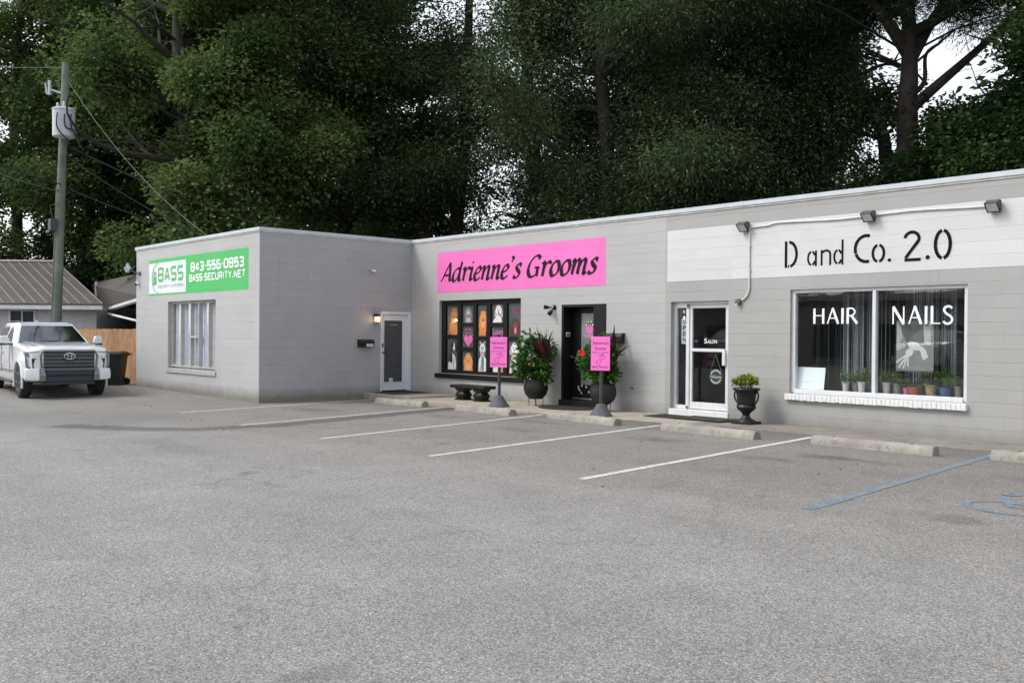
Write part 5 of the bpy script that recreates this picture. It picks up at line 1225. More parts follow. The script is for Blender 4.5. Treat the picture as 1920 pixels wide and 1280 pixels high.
for s in (-1, 1):
    S = lambda x, t: (x, s * (.947 - .232 * t), 1.375 + .50 * t)
    pnl("side_window", [S(-1.12, .05), S(-2.12, .05), S(-2.12, .88), S(-1.86, .88)], TGL, (0, s, 0))
    pnl("side_window", [S(-2.24, .05), S(-3.22, .05), S(-3.16, .86), S(-2.24, .88)], TGL, (0, s, 0))
    mb = MB(); mb.tube([(-.92, s * .955, 1.383), (-2.2, s * .963, 1.388), (-3.44, s * .945, 1.388)], .014, 6); mb.build("window_trim", CHR, trk)
    m_ = MB(); m_.loft([[(-.98, s * 1.02, 1.38), (-.90, s * 1.02, 1.38), (-.90, s * 1.02, 1.43), (-.98, s * 1.02, 1.43)], [(-1.04, s * 1.08, 1.36), (-.88, s * 1.08, 1.36), (-.88, s * 1.08, 1.58), (-1.04, s * 1.08, 1.58)], [(-1.04, s * 1.27, 1.37), (-.92, s * 1.27, 1.37), (-.93, s * 1.26, 1.57), (-1.04, s * 1.26, 1.57)]])
    mi = m_.build("wing_mirror", TW, trk, bevel=.03, bseg=3); m_ = MB(); m_.box(-1.05, -.90, min(s * .94, s * 1.26), max(s * .94, s * 1.26), 1.33, 1.375); m_.build("mirror_base", TB, mi, bevel=.01)
    for dx0, dx1 in ((-1.05, -2.16), (-2.19, -3.40)):
        d_ = MB(); L_ = []
        for x in (dx0, dx1): L_.append([(x, s * 1.0135, z) for z in (.62, .64)])
        d_.tube([(dx0, s * 1.006, 1.36), (dx0, s * 1.018, .95), (dx0, s * 1.0, .60)], .005, 5); d_.tube([(dx1, s * 1.006, 1.36), (dx1, s * 1.018, .95), (dx1, s * 1.0, .60)], .005, 5)
        dd = d_.build("door", TB, trk); h_ = MB(); h_.box(dx1 + .06, dx1 + .26, min(s * 1.0, s * 1.045), max(s * 1.0, s * 1.045), 1.14, 1.175); h_.build("handle", TW, dd, bevel=.012)
    mb = MB(); mb.box(-3.4, -.62, min(s * .985, s * 1.02), max(s * .985, s * 1.02), .66, .70); mb.build("side_moulding", SLV, trk, bevel=.006)
    mb = MB(); mb.box(-3.2, -.72, min(s * .92, s * 1.03), max(s * .92, s * 1.03), .36, .42); mb.build("running_board", TB, trk, bevel=.015)
    # headlamp: lens band and the bright bracket round it
    mb = MB(); mb.loft([[(.925, s * .60, 1.055), (.90, s * .60, 1.165), (.80, s * .60, 1.165), (.80, s * .60, 1.055)], [(.912, s * .80, 1.055), (.89, s * .80, 1.165), (.78, s * .80, 1.165), (.78, s * .80, 1.055)], [(.81, s * .955, 1.07), (.79, s * .955, 1.165), (.7, s * .94, 1.165), (.7, s * .94, 1.07)], [(.62, s * .998, 1.12), (.61, s * .998, 1.175), (.58, s * .97, 1.175), (.58, s * .97, 1.12)]])
    hl = mb.build("headlight", LMP, trk, bevel=.008)
    mb = MB()
    for y in (.68, .77): mb.obox((.925, s * y, 1.11), (.012, 0, 0), (0, .022, 0), (0, 0, .03))
    mb.build("lamp_unit", pm("lamp_bright", (.75, .78, .82), .1), hl)
    mb = MB(); mb.tube([(.64, s * 1.0, 1.185), (.80, s * .965, 1.182), (.90, s * .84, 1.18), (.925, s * .62, 1.178)], .012, 6); mb.tube([(.77, s * .975, 1.16), (.80, s * .972, .98), (.83, s * .955, .80), (.87, s * .90, .785)], .024, 6); mb.build("lamp_bracket", SLV, hl, smooth=True)
    mb = MB(); mb.loft([[(.93, s * .66, 1.02), (.93, s * .66, .78), (.8, s * .66, .78), (.8, s * .66, 1.02)], [(.905, s * .86, 1.02), (.905, s * .84, .78), (.8, s * .84, .78), (.8, s * .86, 1.02)]]); mb.build("air_vent", TB, trk)
    # bumper corner
    mb = MB(); mb.loft([[(1.02, s * .70, .48), (1.03, s * .70, .60), (.98, s * .70, .77), (.80, s * .70, .77), (.80, s * .70, .44)], [(.99, s * .86, .48), (1.0, s * .86, .60), (.955, s * .86, .77), (.8, s * .86, .77), (.8, s * .86, .44)], [(.87, s * 1.005, .50), (.88, s * 1.01, .60), (.84, s * 1.0, .76), (.70, s * .98, .76), (.70, s * .98, .46)], [(.58, s * 1.01, .58), (.58, s * 1.012, .62), (.56, s * 1.008, .74), (.54, s * .97, .74), (.54, s * .97, .56)]])
    mb.build("bumper_corner", TW, trk, bevel=.012, smooth=True)
    mb = MB(); mb.loft([[(1.04, s * .555, .46), (1.05, s * .555, .60), (1.0, s * .60, .80), (.8, s * .60, .80), (.8, s * .555, .46)], [(1.03, s * .699, .46), (1.035, s * .699, .60), (.985, s * .67, .79), (.8, s * .67, .79), (.8, s * .699, .46)]]); mb.build("bumper_bracket", SLV, trk, bevel=.01)
hexo = [(-.60, 1.205), (.60, 1.205), (.66, 1.10), (.635, .80), (.57, .74), (-.57, .74), (-.635, .80), (-.66, 1.10)]
mb = MB(); mb.prism([(y * .98, z) for y, z in hexo], lambda y, z: (.86, y, z), lambda y, z: (.905, y, z)); gr = mb.build("grille", TB, trk)
mb = MB(); mb.tube([(.945 - .02 * abs(y), y, z) for y, z in hexo], .030, 8, closed=True); mb.build("grille_surround", SLV, gr, smooth=True)
mb = MB()
for z in (1.125, 1.03, .935, .845):
    for ph in (0, math.pi):
        ys = np.linspace(-.60, .60, 73); mb.tube([(.925, y, z + .020 * math.sin(y * 2 * math.pi / .30 + ph)) for y in ys], .0078, 6)
mb.build("grille_bar", pm("dark_chrome", (.27, .275, .285), .25, 1.0, var=.03), gr, smooth=True)
mb = MB()
mb.tube([(.955, .125 * math.cos(a), 1.075 + .082 * math.sin(a)) for a in np.linspace(0, 6.283, 33)[:-1]], .014, 8, closed=True)
mb.tube([(.960, .048 * math.cos(a), 1.075 + .070 * math.sin(a)) for a in np.linspace(0, 6.283, 25)[:-1]], .011, 8, closed=True)
mb.tube([(.963, .092 * math.cos(a), 1.115 + .032 * math.sin(a)) for a in np.linspace(0, 6.283, 25)[:-1]], .011, 8, closed=True)
mb.build("emblem", CHR, gr, smooth=True)
mb = MB(); mb.box(.85, 1.03, -.55, .55, .60, .73); mb.box(.84, 1.0, -.555, .555, .44, .58); mb.box(.8, .97, -.6, .6, .36, .45); mb.build("front_bumper", NAVY, trk, bevel=.015)
for s in (-1, 1):
    mb = MB(); mb.tube([(.86, s * .66, 1.262), (.6, s * .74, 1.345), (.1, s * .80, 1.372), (-.4, s * .83, 1.392), (-.82, s * .86, 1.408)], .0055, 5); mb.build("bonnet_gap", TB, trk)
    mb = MB(); mb.tube([(-.62, s * 1.012, 1.33), (-.60, s * 1.016, 1.0), (-.55, s * .995, .72)], .0055, 5); mb.build("wing_gap", TB, trk)
mb = MB(); mb.tube([(.885, y, 1.262 - .05 * abs(y) ** 3) for y in np.linspace(-.66, .66, 15)], .006, 5); mb.build("bonnet_gap", TB, trk)
mb = MB(); mb.box(-3.0, -1.9, -.52, .52, 1.935, 1.952); mb.build("sunroof", TGL, trk, bevel=.006)
mb = MB()
for s in (-1, 1): mb.tube([(-1.75, s * .62, 1.93), (-1.85, s * .62, 1.965), (-3.1, s * .62, 1.965), (-3.2, s * .62, 1.93)], .016, 8)
mb.build("roof_rail", TB, trk, smooth=True)
mb = MB(); mb.prism([(-2.95, 1.94), (-2.80, 1.94), (-2.92, 2.0)], lambda x, z: (x, -.02, z), lambda x, z: (x, .02, z)); mb.build("antenna_fin", TW, trk)
mb = MB()
for y0_ in (-.35, .25): mb.tube([(-.78, y0_, 1.42), (-.86, y0_ + .28, 1.435), (-.90, y0_ + .55, 1.452)], .010, 5)
mb.build("wiper", TB, trk)
mb = MB(); mb.box(-4.9, .5, -.35, .35, .34, .50); mb.build("chassis", TB, trk)
def wheel(x, y, s):
    w = empty("wheel", (0, 0, 0)); w.parent = trk; w.location = (x, y, .42)
    mb = MB(); mb.lathe([(.27, -.13), (.38, -.135), (.41, -.11), (.42, -.06), (.42, .06), (.41, .11), (.38, .135), (.27, .13)], (0, 0, 0), 40, axis='y', flute=lambda z, a: .012 * (1 if math.cos(26 * a) > 0 else 0)); mb.build("tyre", TYR, w)
    mb = MB(); mb.lathe([(.275, -.12), (.265, .125), (.285, .128), (.28, .11), (.2, .05), (.06, .05)], (0, 0, 0), 32, axis='y') if s > 0 else mb.lathe([(.275, .12), (.265, -.125), (.285, -.128), (.28, -.11), (.2, -.05), (.06, -.05)], (0, 0, 0), 32, axis='y')
    mb.build("rim", TB, w, smooth=True)
    mb = MB()
    for k in range(6):
        a = k * math.pi / 3; ca, sa = math.cos(a), math.sin(a); c = Vector((ca * .15, s * .115, sa * .15)); mb.obox(c, (ca * .125, s * .008, sa * .125), (-sa * .032, 0, ca * .032), (0, .012, 0))
    mb.tube([(0, s * .09, 0), (0, s * .13, 0)], .055, 14); mb.build("spokes", SLV, w, bevel=.006)
for x in (0, -3.70):
    for s in (-1, 1): wheel(x, s * .865, s)

# ------------------------------------------------------------------ fence, bin, pole, houses
FEN = pm("cedar_fence", (.34, .185, .092), .8, var=.28, scale=3.5, bump=.4, bscale=40, dirt=.25, dirtcol=(.22, .10, .04))
e = empty("wooden_fence", (-7.80, -4.05, -.1)); tag(e, "orange brown cedar picket fence behind the truck and the bin", "fence")
mb = MB(); x = -.01
while x > -9.5:
    w = .138; t = 1.74 + rnd.uniform(-.012, .012)
    mb.prism([(x - w, 0), (x, 0), (x, t - .04), (x - .03, t), (x - w + .03, t), (x - w, t - .04)], lambda a, b_: (a, -.01, b_), lambda a, b_: (a, .01 + 0 * a, b_)); x -= w + .011
mb.build("pickets", FEN, e)
mb = MB()
for z in (.35, 1.0, 1.55): mb.box(-9.5, 0, .012, .05, z, z + .09)
mb.build("rail", FEN, e)
for x in (-.1, -2.4, -4.8, -7.2, -9.4): mb = MB(); mb.box(x - .045, x + .045, .052, .142, -.3, 1.70); mb.build("post", FEN, e)

BIN = pm("bin_green", (.012, .024, .018), .5, var=.15)
e = empty("wheeled_bin", (-8.55, -4.78, -.06), R(-38)); tag(e, "dark green wheeled rubbish bin standing against the cedar fence", "bin")
mb = MB(); mb.loft([[(-.24, -.26, .03), (.24, -.26, .03), (.24, .24, .03), (-.24, .24, .03)], [(-.30, -.35, .90), (.30, -.35, .90), (.30, .33, .90), (-.30, .33, .90)]]); mb.box(-.325, .325, -.375, .35, .88, .925); mb.build("tub", BIN, e, bevel=.02)
mb = MB(); mb.loft([[(-.335, -.40, .93), (.335, -.40, .93), (.335, .37, .93), (-.335, .37, .93)], [(-.325, -.38, .97), (.325, -.38, .97), (.325, .36, .99), (-.325, .36, .99)], [(-.2, -.25, 1.0), (.2, -.25, 1.0), (.2, .26, 1.03), (-.2, .26, 1.03)]]); lid = mb.build("lid", BIN, e, bevel=.012)
mb = MB(); mb.tube([(-.25, .36, .90), (-.25, .45, .95), (.25, .45, .95), (.25, .36, .90)], .016, 8); mb.build("handle", BIN, e)
for s in (-1, 1): mb = MB(); mb.tube([(s * .26, .28, .11), (s * .32, .28, .11)], .115, 18); mb.build("wheel", TB, e)
mb = MB(); mb.box(-.06, .10, -.335, -.318, .52, .55); mb.build("label_strip", pm("bin_label", (.25, .28, .26), .6), e)

# utility pole with transformer
POLE = pm("treated_pole", (.14, .17, .135), .85, var=.25, scale=2.2, bump=.5, bscale=30, dirt=.5, dirtcol=(.16, .12, .08))
pb, pt = Vector((-11.50, -5.60, -.35)), Vector((-11.32, -5.33, 10.05)); pax = (pt - pb)
pole_at = lambda z: pb + pax * ((z - pb.z) / pax.z)
e = empty("utility_pole", pb); tag(e, "greenish treated wooden utility pole carrying a grey transformer, behind the truck", "utility pole")
rel = lambda v: Vector(v) - pb
mb = MB(); mb.tube([rel(pole_at(z)) for z in np.linspace(-.35, 10.05, 14)], [.165 - .004 * i for i in range(14)], 18); mb.build("pole", POLE, e, smooth=True)
TRG = pm("transformer_grey", (.46, .50, .54), .45, var=.06, dirt=.15)
tc_ = pole_at(8.05) + Vector((.42, -.12, 0)); cz = rel(tc_)
mb = MB(); mb.lathe([(.30, -.44), (.325, -.42), (.33, .38), (.345, .385), (.345, .43), (.30, .46), (.1, .49)], cz, 30); mb.box(cz.x - .45, cz.x - .25, cz.y + .02, cz.y + .14, cz.z - .3, cz.z + .3); tr = mb.build("transformer", TRG, e, smooth=True)
mb = MB()
for dx, dy in ((-.12, -.15), (.17, -.05)): mb.lathe([(.04, .45), (.05, .50), (.03, .52), (.05, .55), (.03, .57), (.045, .60), (.02, .64)], cz + Vector((dx, dy, 0)), 12)
mb.build("bushing", pm("porcelain", (.55, .57, .6), .3), tr, smooth=True)
WIRE = pm("wire_black", (.02, .02, .022), .6); WIREG = pm("wire_grey", (.15, .155, .155), .6)
tor = Vector((CAMP.x - tc_.x, CAMP.y - tc_.y, 0)).normalized(); sid = Vector((-tor.y, tor.x, 0))
def onface(u, z): return cz + tor * .35 + sid * u + Vector((0, 0, z))
mb = MB()
for u0_, z0_, pts in ((-.18, .25, [(-.2, .1), (-.19, -.2), (-.02, -.45), (.12, -.55)]), (.02, .22, [(.02, 0), (.06, -.18), (.25, -.24), (.42, -.22)]), (.20, .24, [(.2, 0), (.22, -.2), (.34, -.45), (.44, -.7)])):
    mb.tube([Vector(p) for p in smooth2([onface(u0_, z0_)] + [onface(a, b_) for a, b_ in pts], 5)], .022, 6)
mb.build("lead_cable", WIRE, tr, smooth=True)
mb = MB(); mb.box(-.0, .01, -.09, .09, -.03, .03); 
ia = rel(pole_at(9.05)); ib = ia + Vector((-.33, -.36, .16))
mb = MB(); mb.tube([ia, ib], .03, 8); mb.tube([ib + Vector((0, 0, -.18)), ib + Vector((0, 0, .28))], [.05, .05], 10); mb.tube([ib + Vector((-.08, -.05, -.15)), ib + Vector((-.12, -.09, .2))], .03, 8); mb.build("fuse_cutout", TRG, e, smooth=True)
mb = MB(); bx = rel(pole_at(4.9)) + Vector((.08, -.24, 0)); mb.box(bx.x - .14, bx.x + .14, bx.y - .1, bx.y + .1, bx.z - .18, bx.z + .18); mb.tube([rel(pole_at(5.6)) + Vector((.1, -.1, 0)), bx + Vector((-.1, -.05, .6)), bx + Vector((0, 0, .18))], .012, 6); mb.build("service_box", pm("box_dark", (.05, .05, .05), .6), e)
mb = MB(); q = [rel(pole_at(z)) + Vector((.03, -.16, 0)) for z in (-.3, 2, 4, 6.1)]; mb.tube(q, .014, 6); mb.build("ground_wire", WIREG, e)
def cable(p, q, sag, r_, mat, lab):
    p, q = Vector(p), Vector(q); mb = MB(); n = 28
    mb.tube([p.lerp(q, i / n) + Vector((0, 0, -sag * 4 * (i / n) * (1 - i / n))) for i in range(n + 1)], r_, 6)
    tag(mb.build("power_line", mat), lab, "power line", "cables on the utility pole")
cable(pole_at(9.6), (-4.25, -3.5, 4.02), .5, .007, WIREG, "pale thin wire from the top of the pole down to the wing roof")
cable(pole_at(7.5), (-5.9, 3.5, 4.1), .45, .022, WIRE, "thick black service cable from the transformer to the roof behind the wing")
cable(pole_at(7.2), (-7.2, -1.0, 4.0), .3, .014, WIRE, "thin black wire just under the thick service cable")
cable(pole_at(6.15), (-7.0, 4.5, 4.0), .6, .016, WIRE, "low black wire running right from the middle of the pole through the trees")
cable(pole_at(6.2), (4.5, -15.3, 6.1), .35, .020, WIRE, "upper black cable running left from the pole out of the picture")
cable(pole_at(5.97), (4.5, -15.4, 5.85), .35, .014, WIREG, "lower grey cable running left from the pole out of the picture")
cable(pole_at(9.9), (-26, -24, 11.5), .6, .010, WIREG, "thin high wire running left from the top of the pole")

# two houses behind the fence
HW = pm("house_block_white", (.50, .50, .51), .8, var=.08, dirt=.15, bump=.3); RFB = pm("brown_metal_roof", (.098, .087, .080), .5, .1, var=.14, scale=1.1, dirt=.15, dirtcol=(.2, .18, .16)); RIBM = pm("roof_rib_pale", (.25, .225, .20), .45, .2); FAS = pm("fascia_white", (.62, .63, .66), .5)
E1 = Vector((-16.67, -2.38, 2.60)); ed = Vector((-.669, -.743, 0)); rb = Vector((-6.5, .26, 1.93))
nb_ = Vector((.743, -.669, 0))
h1 = empty("white_house", (E1.x, E1.y, -.3)); tag(h1, "white block house with a pale ribbed brown metal roof behind the pole", "house"); hrel = lambda v: Vector(v) - Vector((E1.x, E1.y, -.3))
LE = 13.0
mb = MB(); A, B, C_, D_ = E1, E1 + ed * LE, E1 + ed * LE + rb, E1 + rb
dn = Vector((0, 0, -.07)); mb.loft([[hrel(p) for p in (A, B, C_, D_)], [hrel(p + dn) for p in (A, B, C_, D_)]])
back = -nb_ * 7 + Vector((0, 0, -1.9)); mb.loft([[hrel(p) for p in (D_, C_, C_ + back, D_ + back)], [hrel(p + dn) for p in (D_, C_, C_ + back, D_ + back)]]); rf_ = mb.build("roof", RFB, h1)
mb = MB(); nr = 31
for i in range(nr + 1):
    p = E1 + ed * (LE * i / nr) + Vector((0, 0, .012)); mb.tube([hrel(p), hrel(p + rb)], .022, 5)
mb.tube([hrel(D_ + Vector((0, 0, .03))), hrel(C_ + Vector((0, 0, .03)))], .07, 6); mb.build("roof_rib", RIBM, rf_)
mb = MB(); mb.loft([[hrel(p + nb_ * .012 + Vector((0, 0, z))) for p in (A, B)] + [hrel(p - nb_ * .03 + Vector((0, 0, z))) for p in (B, A)] for z in (-.22, -.072)]); mb.build("fascia", FAS, h1)
wA = E1 + ed * .45 - nb_ * .5; wB = E1 + ed * (LE - .4) - nb_ * .5
mb = MB(); wl_ = [wA, wB, wB - nb_ * 5, wA - nb_ * 5]; mb.loft([[hrel((p.x, p.y, -.6)) for p in wl_], [hrel((p.x, p.y, 2.55)) for p in wl_]]); mb.build("wall", HW, h1)
wc = wA + ed * 2.85 + nb_ * .004
wn_ = MB(); az = Vector((0, 0, .42)); wn_.obox(hrel((wc.x, wc.y, 1.95)) + nb_ * .02, ed * .52, nb_ * .03, az); wf = wn_.build("window", FAS, h1)
for k in (-1, 1): wn_ = MB(); wn_.obox(hrel((wc.x, wc.y, 1.95)) + nb_ * .045 + ed * .235 * k, ed * .205, nb_ * .015, az * .86); wn_.build("pane", pm("dark_pane", (.02, .035, .035), .1, var=.3, spec=.8), wf)
lt = wA + ed * 5.6; mb = MB(); mb.obox(hrel((lt.x, lt.y, 1.95)) + nb_ * .08, ed * .33, nb_ * .08, Vector((0, 0, .05))); mb.build("wall_lamp", SLV, h1)

h2 = empty("brown_roofed_house", (-14, -1.5, -.3)); tag(h2, "low house with a grey brown shingle roof and white gutter left of the wing", "house"); o2 = Vector((-14, -1.5, -.3))
SHG = pm("shingle_grey", (.075, .067, .062), .9, var=.2, scale=4, bump=.6, bscale=18)
eL, eR, rL, rR = Vector((-20.73, -.92, 2.53)), Vector((-9.77, -3.68, 2.60)), Vector((-27.54, .5, 3.85)), Vector((-15.84, -1.45, 3.74))
e2 = eR + (eR - eL) * .15; r2_ = rR + (rR - rL) * .15
mb = MB(); mb.loft([[p - o2 for p in (eL, e2, r2_, rL)], [p - o2 + dn * 1.5 for p in (eL, e2, r2_, rL)]])
bk = Vector((-1.4, 2.2, -.6)); mb.loft([[p - o2 for p in (rL, r2_, r2_ + bk, rL + bk)], [p - o2 + dn for p in (rL, r2_, r2_ + bk, rL + bk)]]); mb.build("roof", SHG, h2)
gd_ = (e2 - eL).normalized(); gn = Vector((gd_.y, -gd_.x, 0)).normalized()
mb = MB(); mb.loft([[p - o2 + gn * o_ + Vector((0, 0, z_)) for o_, z_ in ((.02, -.12), (.10, -.03), (.10, -.12), (.02, -.16))] for p in (eL, e2)]); mb.build("gutter", FAS, h2)
mb = MB(); mb.tube([Vector((-19.7, -1.26, 2.45)) - o2, Vector((-19.0, -1.5, 2.30)) - o2, Vector((-10.2, -3.45, 1.9)) - o2], .042, 8); mb.build("downpipe", FAS, h2)
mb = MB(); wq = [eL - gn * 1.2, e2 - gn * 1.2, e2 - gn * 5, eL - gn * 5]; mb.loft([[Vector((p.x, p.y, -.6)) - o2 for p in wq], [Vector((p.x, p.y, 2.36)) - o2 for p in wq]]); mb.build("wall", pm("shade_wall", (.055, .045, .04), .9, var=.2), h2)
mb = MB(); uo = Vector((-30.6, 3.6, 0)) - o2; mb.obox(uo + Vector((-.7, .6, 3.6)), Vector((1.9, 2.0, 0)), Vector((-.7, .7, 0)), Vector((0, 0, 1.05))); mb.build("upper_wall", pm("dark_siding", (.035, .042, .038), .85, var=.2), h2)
mb = MB(); mb.tube([Vector((-23.0, -.5, 3.1)) - o2, Vector((-23.0, -.5, 3.75)) - o2], .09, 12); mb.build("roof_vent", FAS, h2)

# ------------------------------------------------------------------ trees
BARK = pm("bark_brown", (.030, .025, .021), .95, var=.35, scale=3, bump=1.0, bscale=14); BARKP = pm("bark_pine", (.038, .029, .025), .95, var=.35, scale=2.4, bump=1.0, bscale=9); BARKD = pm("bark_dark", (.038, .032, .027), .95, var=.3, scale=3, bump=1.0, bscale=14)
L_LEFT = leaf_mat("sweetgum_leaves", [(.035, .065, .022), (.07, .125, .035), (.115, .18, .055), (.19, .23, .085)], .42, .5)
L_OAK = leaf_mat("oak_leaves", [(.028, .050, .023), (.052, .086, .036), (.086, .13, .052), (.15, .19, .08)], .38, .45)
L_WILL = leaf_mat("willow_oak_leaves", [(.034, .056, .026), (.058, .090, .038), (.090, .132, .056), (.15, .20, .085)], .38, .45)
L_PINE = leaf_mat("pine_needles", [(.012, .026, .014), (.022, .045, .020), (.035, .065, .025)], .2, .5)
L_UND = leaf_mat("understory_leaves", [(.010, .024, .008), (.02, .045, .013), (.035, .07, .018), (.06, .11, .03)], .3, .5)

def visible_px(p):
    d = p - CAMP; z = d.dot(fw)
    return (960 + 1774.6 * d.dot(rr) / z, 640 - 1774.6 * d.dot(uu) / z) if z > .1 else (-1, -1)
def tree(name, lab, path, r0_, crown, leafmat, bark, seed, nleaf, lsize, asp, limbs=9, spread=5.0, zlo=4.5, zhi=20, clump=(1.0, .6), droop=.1, group="tall trees behind the buildings", extra=(), fill=46, squash=.88, cut_=None):
    """path: trunk points; limbs fork off it and carry clumps of leaves; crown = (limb length factor low, high)"""
    g = random.Random(seed); G = np.random.default_rng(seed)
    base = Vector(path[0]); e = empty(name, base); tag(e, lab, "tree", group)
    P = [Vector(p) - base for p in path]; P = [p + (Vector((g.gauss(0, .22), g.gauss(0, .22), 0)) if 1 < i < len(path) and name != 'pine_tree' else Vector()) for i, p in enumerate(P)]; tr_ = [Vector(p) for p in smooth2(P, 5)]; n = len(tr_)
    wob = [p + Vector((g.gauss(0, .03), g.gauss(0, .03), 0)) for p in tr_]
    mb = MB(); mb.tube(wob, [r0_ * (1.25 - .25 * min(1, i * 3 / n)) * (1 - .72 * i / (n - 1)) for i in range(n)], 12); clumps = []
    def limb(p, d, L, r_, depth):
        pts = [p]; q = p.copy(); k = 6
        for i in range(k):
            d = (d + Vector((g.gauss(0, .16), g.gauss(0, .16), g.gauss(.04, .12)))).normalized(); q = q + d * L / k; pts.append(q.copy())
            if depth > 0 and i >= 1 and g.random() < .75:
                a = g.uniform(0, 6.28); sd_ = (d * .6 + Vector((math.cos(a), math.sin(a), g.uniform(-.35, .45)))).normalized(); limb(q.copy(), sd_, L * g.uniform(.35, .6), r_ * .45, depth - 1)
            if i >= (2 if depth > 0 else 1): clumps.append(q + Vector((g.gauss(0, .3), g.gauss(0, .3), g.gauss(0, .2))))
        mb.tube(pts, [r_ * (1 - .8 * i / k) for i in range(k + 1)], 6)
    top = tr_[-1].z
    for i in range(limbs):
        f = (i + g.random()) / limbs; z = (zlo - base.z) + f * (min(zhi, top + base.z) - zlo) * .97
        if z <= 0 or z > top: continue
        j = max(1, min(n - 1, next((t for t in range(n) if tr_[t].z >= z), n - 1))); p = tr_[j]
        a = i * 2.4 + g.uniform(-.5, .5); up = .15 + .5 * f
        limb(p.copy(), Vector((math.cos(a), math.sin(a), up)).normalized(), spread * (crown[0] + (crown[1] - crown[0]) * f) * g.uniform(.7, 1.15), r0_ * (.42 - .22 * f), 1)
    axis = tr_
    for i in range(fill):                  # thinner boughs between the main limbs
        q = axis[min(n - 1, int(n * g.uniform(.2, 1.0)))]; zt = g.uniform(zlo - base.z, min(zhi, top + base.z + 1.5) - base.z); a = g.uniform(0, 6.28); rr_ = spread * math.sqrt(g.uniform(.02, .8)) * (1 if zt < top * .75 else .75)
        j = max(1, min(n - 1, next((t for t in range(n) if tr_[t].z >= zt - rr_ * .35), n - 1))); p = tr_[j]
        if cut_ is not None and not cut_(Vector((p.x + math.cos(a) * rr_, p.y + math.sin(a) * rr_, zt)) + base): continue
        q = Vector((p.x + math.cos(a) * rr_, p.y + math.sin(a) * rr_, zt)); m_ = p.lerp(q, .55) + Vector((g.gauss(0, .25), g.gauss(0, .25), g.uniform(.1, .5)))
        mb.tube([p, m_, q], [.05, .035, .012], 5); clumps.append(q); clumps.append(p.lerp(q, .7) + Vector((0, 0, .2)))
    for ex in extra:                       # limbs the photo shows
        pts = [Vector(p) - base for p in ex[0]]; pts = smooth2(pts, 5); kk = len(pts)
        mb.tube(pts, [ex[1] * (1 - .65 * i / (kk - 1)) for i in range(kk)], 8)
        if len(ex) > 2:
            for q in pts[int(kk * ex[2]):]: clumps += [q + Vector((g.gauss(0, .7), g.gauss(0, .7), g.gauss(.2, .5))) for _ in range(2)]
    mb.build("trunk", bark, e, smooth=True)
    clumps = [c for c in clumps if not (visible_px(c + base)[0] < 330 and (c + base - CAMP).dot(fw) < 33.5)]
    if clumps:
        Cc = np.array([tuple(c) for c in clumps]); w = G.uniform(.4, 1.5, len(Cc)); w /= w.sum()
        if cut_ is not None:
            keep = np.array([cut_(Vector(c) + base) for c in Cc]); Cc = Cc[keep]; w = w[keep] / w[keep].sum()
        nleaf = int(nleaf * 2.6); idx = G.choice(len(Cc), nleaf, p=w); rad = G.uniform(clump[1], clump[0], len(Cc))[idx][:, None]
        d = G.normal(size=(nleaf, 3)); d /= np.linalg.norm(d, axis=1, keepdims=True); q = G.random((nleaf, 1)) ** .55
        pos = Cc[idx] + d * q * rad * np.array([1.15, 1.15, squash]); tb = np.clip(.5 + (G.normal(0, .16, len(Cc)))[idx], 0, 1)
        leaves_object("crown", pos, lsize * .80, asp, leafmat, seed + 1, e, droop, d + np.array([0, 0, -.2]), tb)
    return e

T = tree
GAP = lambda p: True
# left group: lighter sweetgums
T("sweetgum_tree", "tall bright green sweetgum right behind the wing roof", [(-12.2, -.2, -.5), (-12.3, -.4, 5), (-12.6, -.9, 9), (-13.0, -1.2, 14), (-13.2, -1.2, 19)], .42, (1.0, .75), L_LEFT, BARKD, 31, 62000, .19, .85, 13, 4.6, 4.6, 19, (1.5, .8), .2, cut_=lambda p: not (p.z > 12.5 and p.y < -1.5))
T("sweetgum_tree", "bright green sweetgum left of the pole with sky showing through its edge", [(-31, -1.8, -.5), (-31, -1.7, 6), (-31.3, -1.9, 12), (-31.2, -1.7, 21)], .36, (1.0, .8), L_LEFT, BARKD, 32, 26000, .20, .85, 11, 4.4, 5.5, 19, (1.1, .5), .2)
T("sweetgum_tree", "pale green sweetgum behind the white house roof", [(-30, 1.5, -.5), (-30, 1.5, 6), (-30.2, 1.2, 13), (-30, 1.2, 20)], .4, (1.0, .8), L_LEFT, BARKD, 33, 52000, .22, .85, 12, 5.0, 3.6, 20, (1.3, .7), .2)
T("sweetgum_tree", "large green sweetgum between the pole and the wing", [(-27.3, 3.9, -.5), (-27.2, 3.8, 5), (-26.9, 3.5, 12), (-27.0, 3.6, 21)], .45, (1.0, .8), L_LEFT, BARKD, 34, 60000, .20, .85, 13, 5.0, 4.0, 19, (1.6, .8), .2)
T("sweetgum_tree", "green sweetgum over the middle of the wing roof", [(-13.5, 6.5, -.5), (-13.5, 6.4, 5), (-13.1, 6.0, 11), (-13.2, 6.0, 19)], .42, (1.0, .8), L_LEFT, BARKD, 35, 58000, .19, .8, 13, 4.6, 4.6, 19, (1.5, .8), .2)
T("oak_tree", "dark double trunked oak above the inner corner of the shop", [(-9.9, 9.4, -.5), (-10.4, 8.4, 4.5), (-11.3, 7.0, 8), (-12.4, 6.0, 12), (-13, 5.8, 18)], .55, (.9, .8), L_OAK, BARKD, 36, 40000, .16, .55, 11, 4.6, 6.5, 18, (1.5, .8), .2,
  extra=[([(-9.9, 9.4, -.5), (-9.9, 9.3, 5), (-9.4, 9.4, 10), (-9.3, 9.5, 16)], .42, .7)])
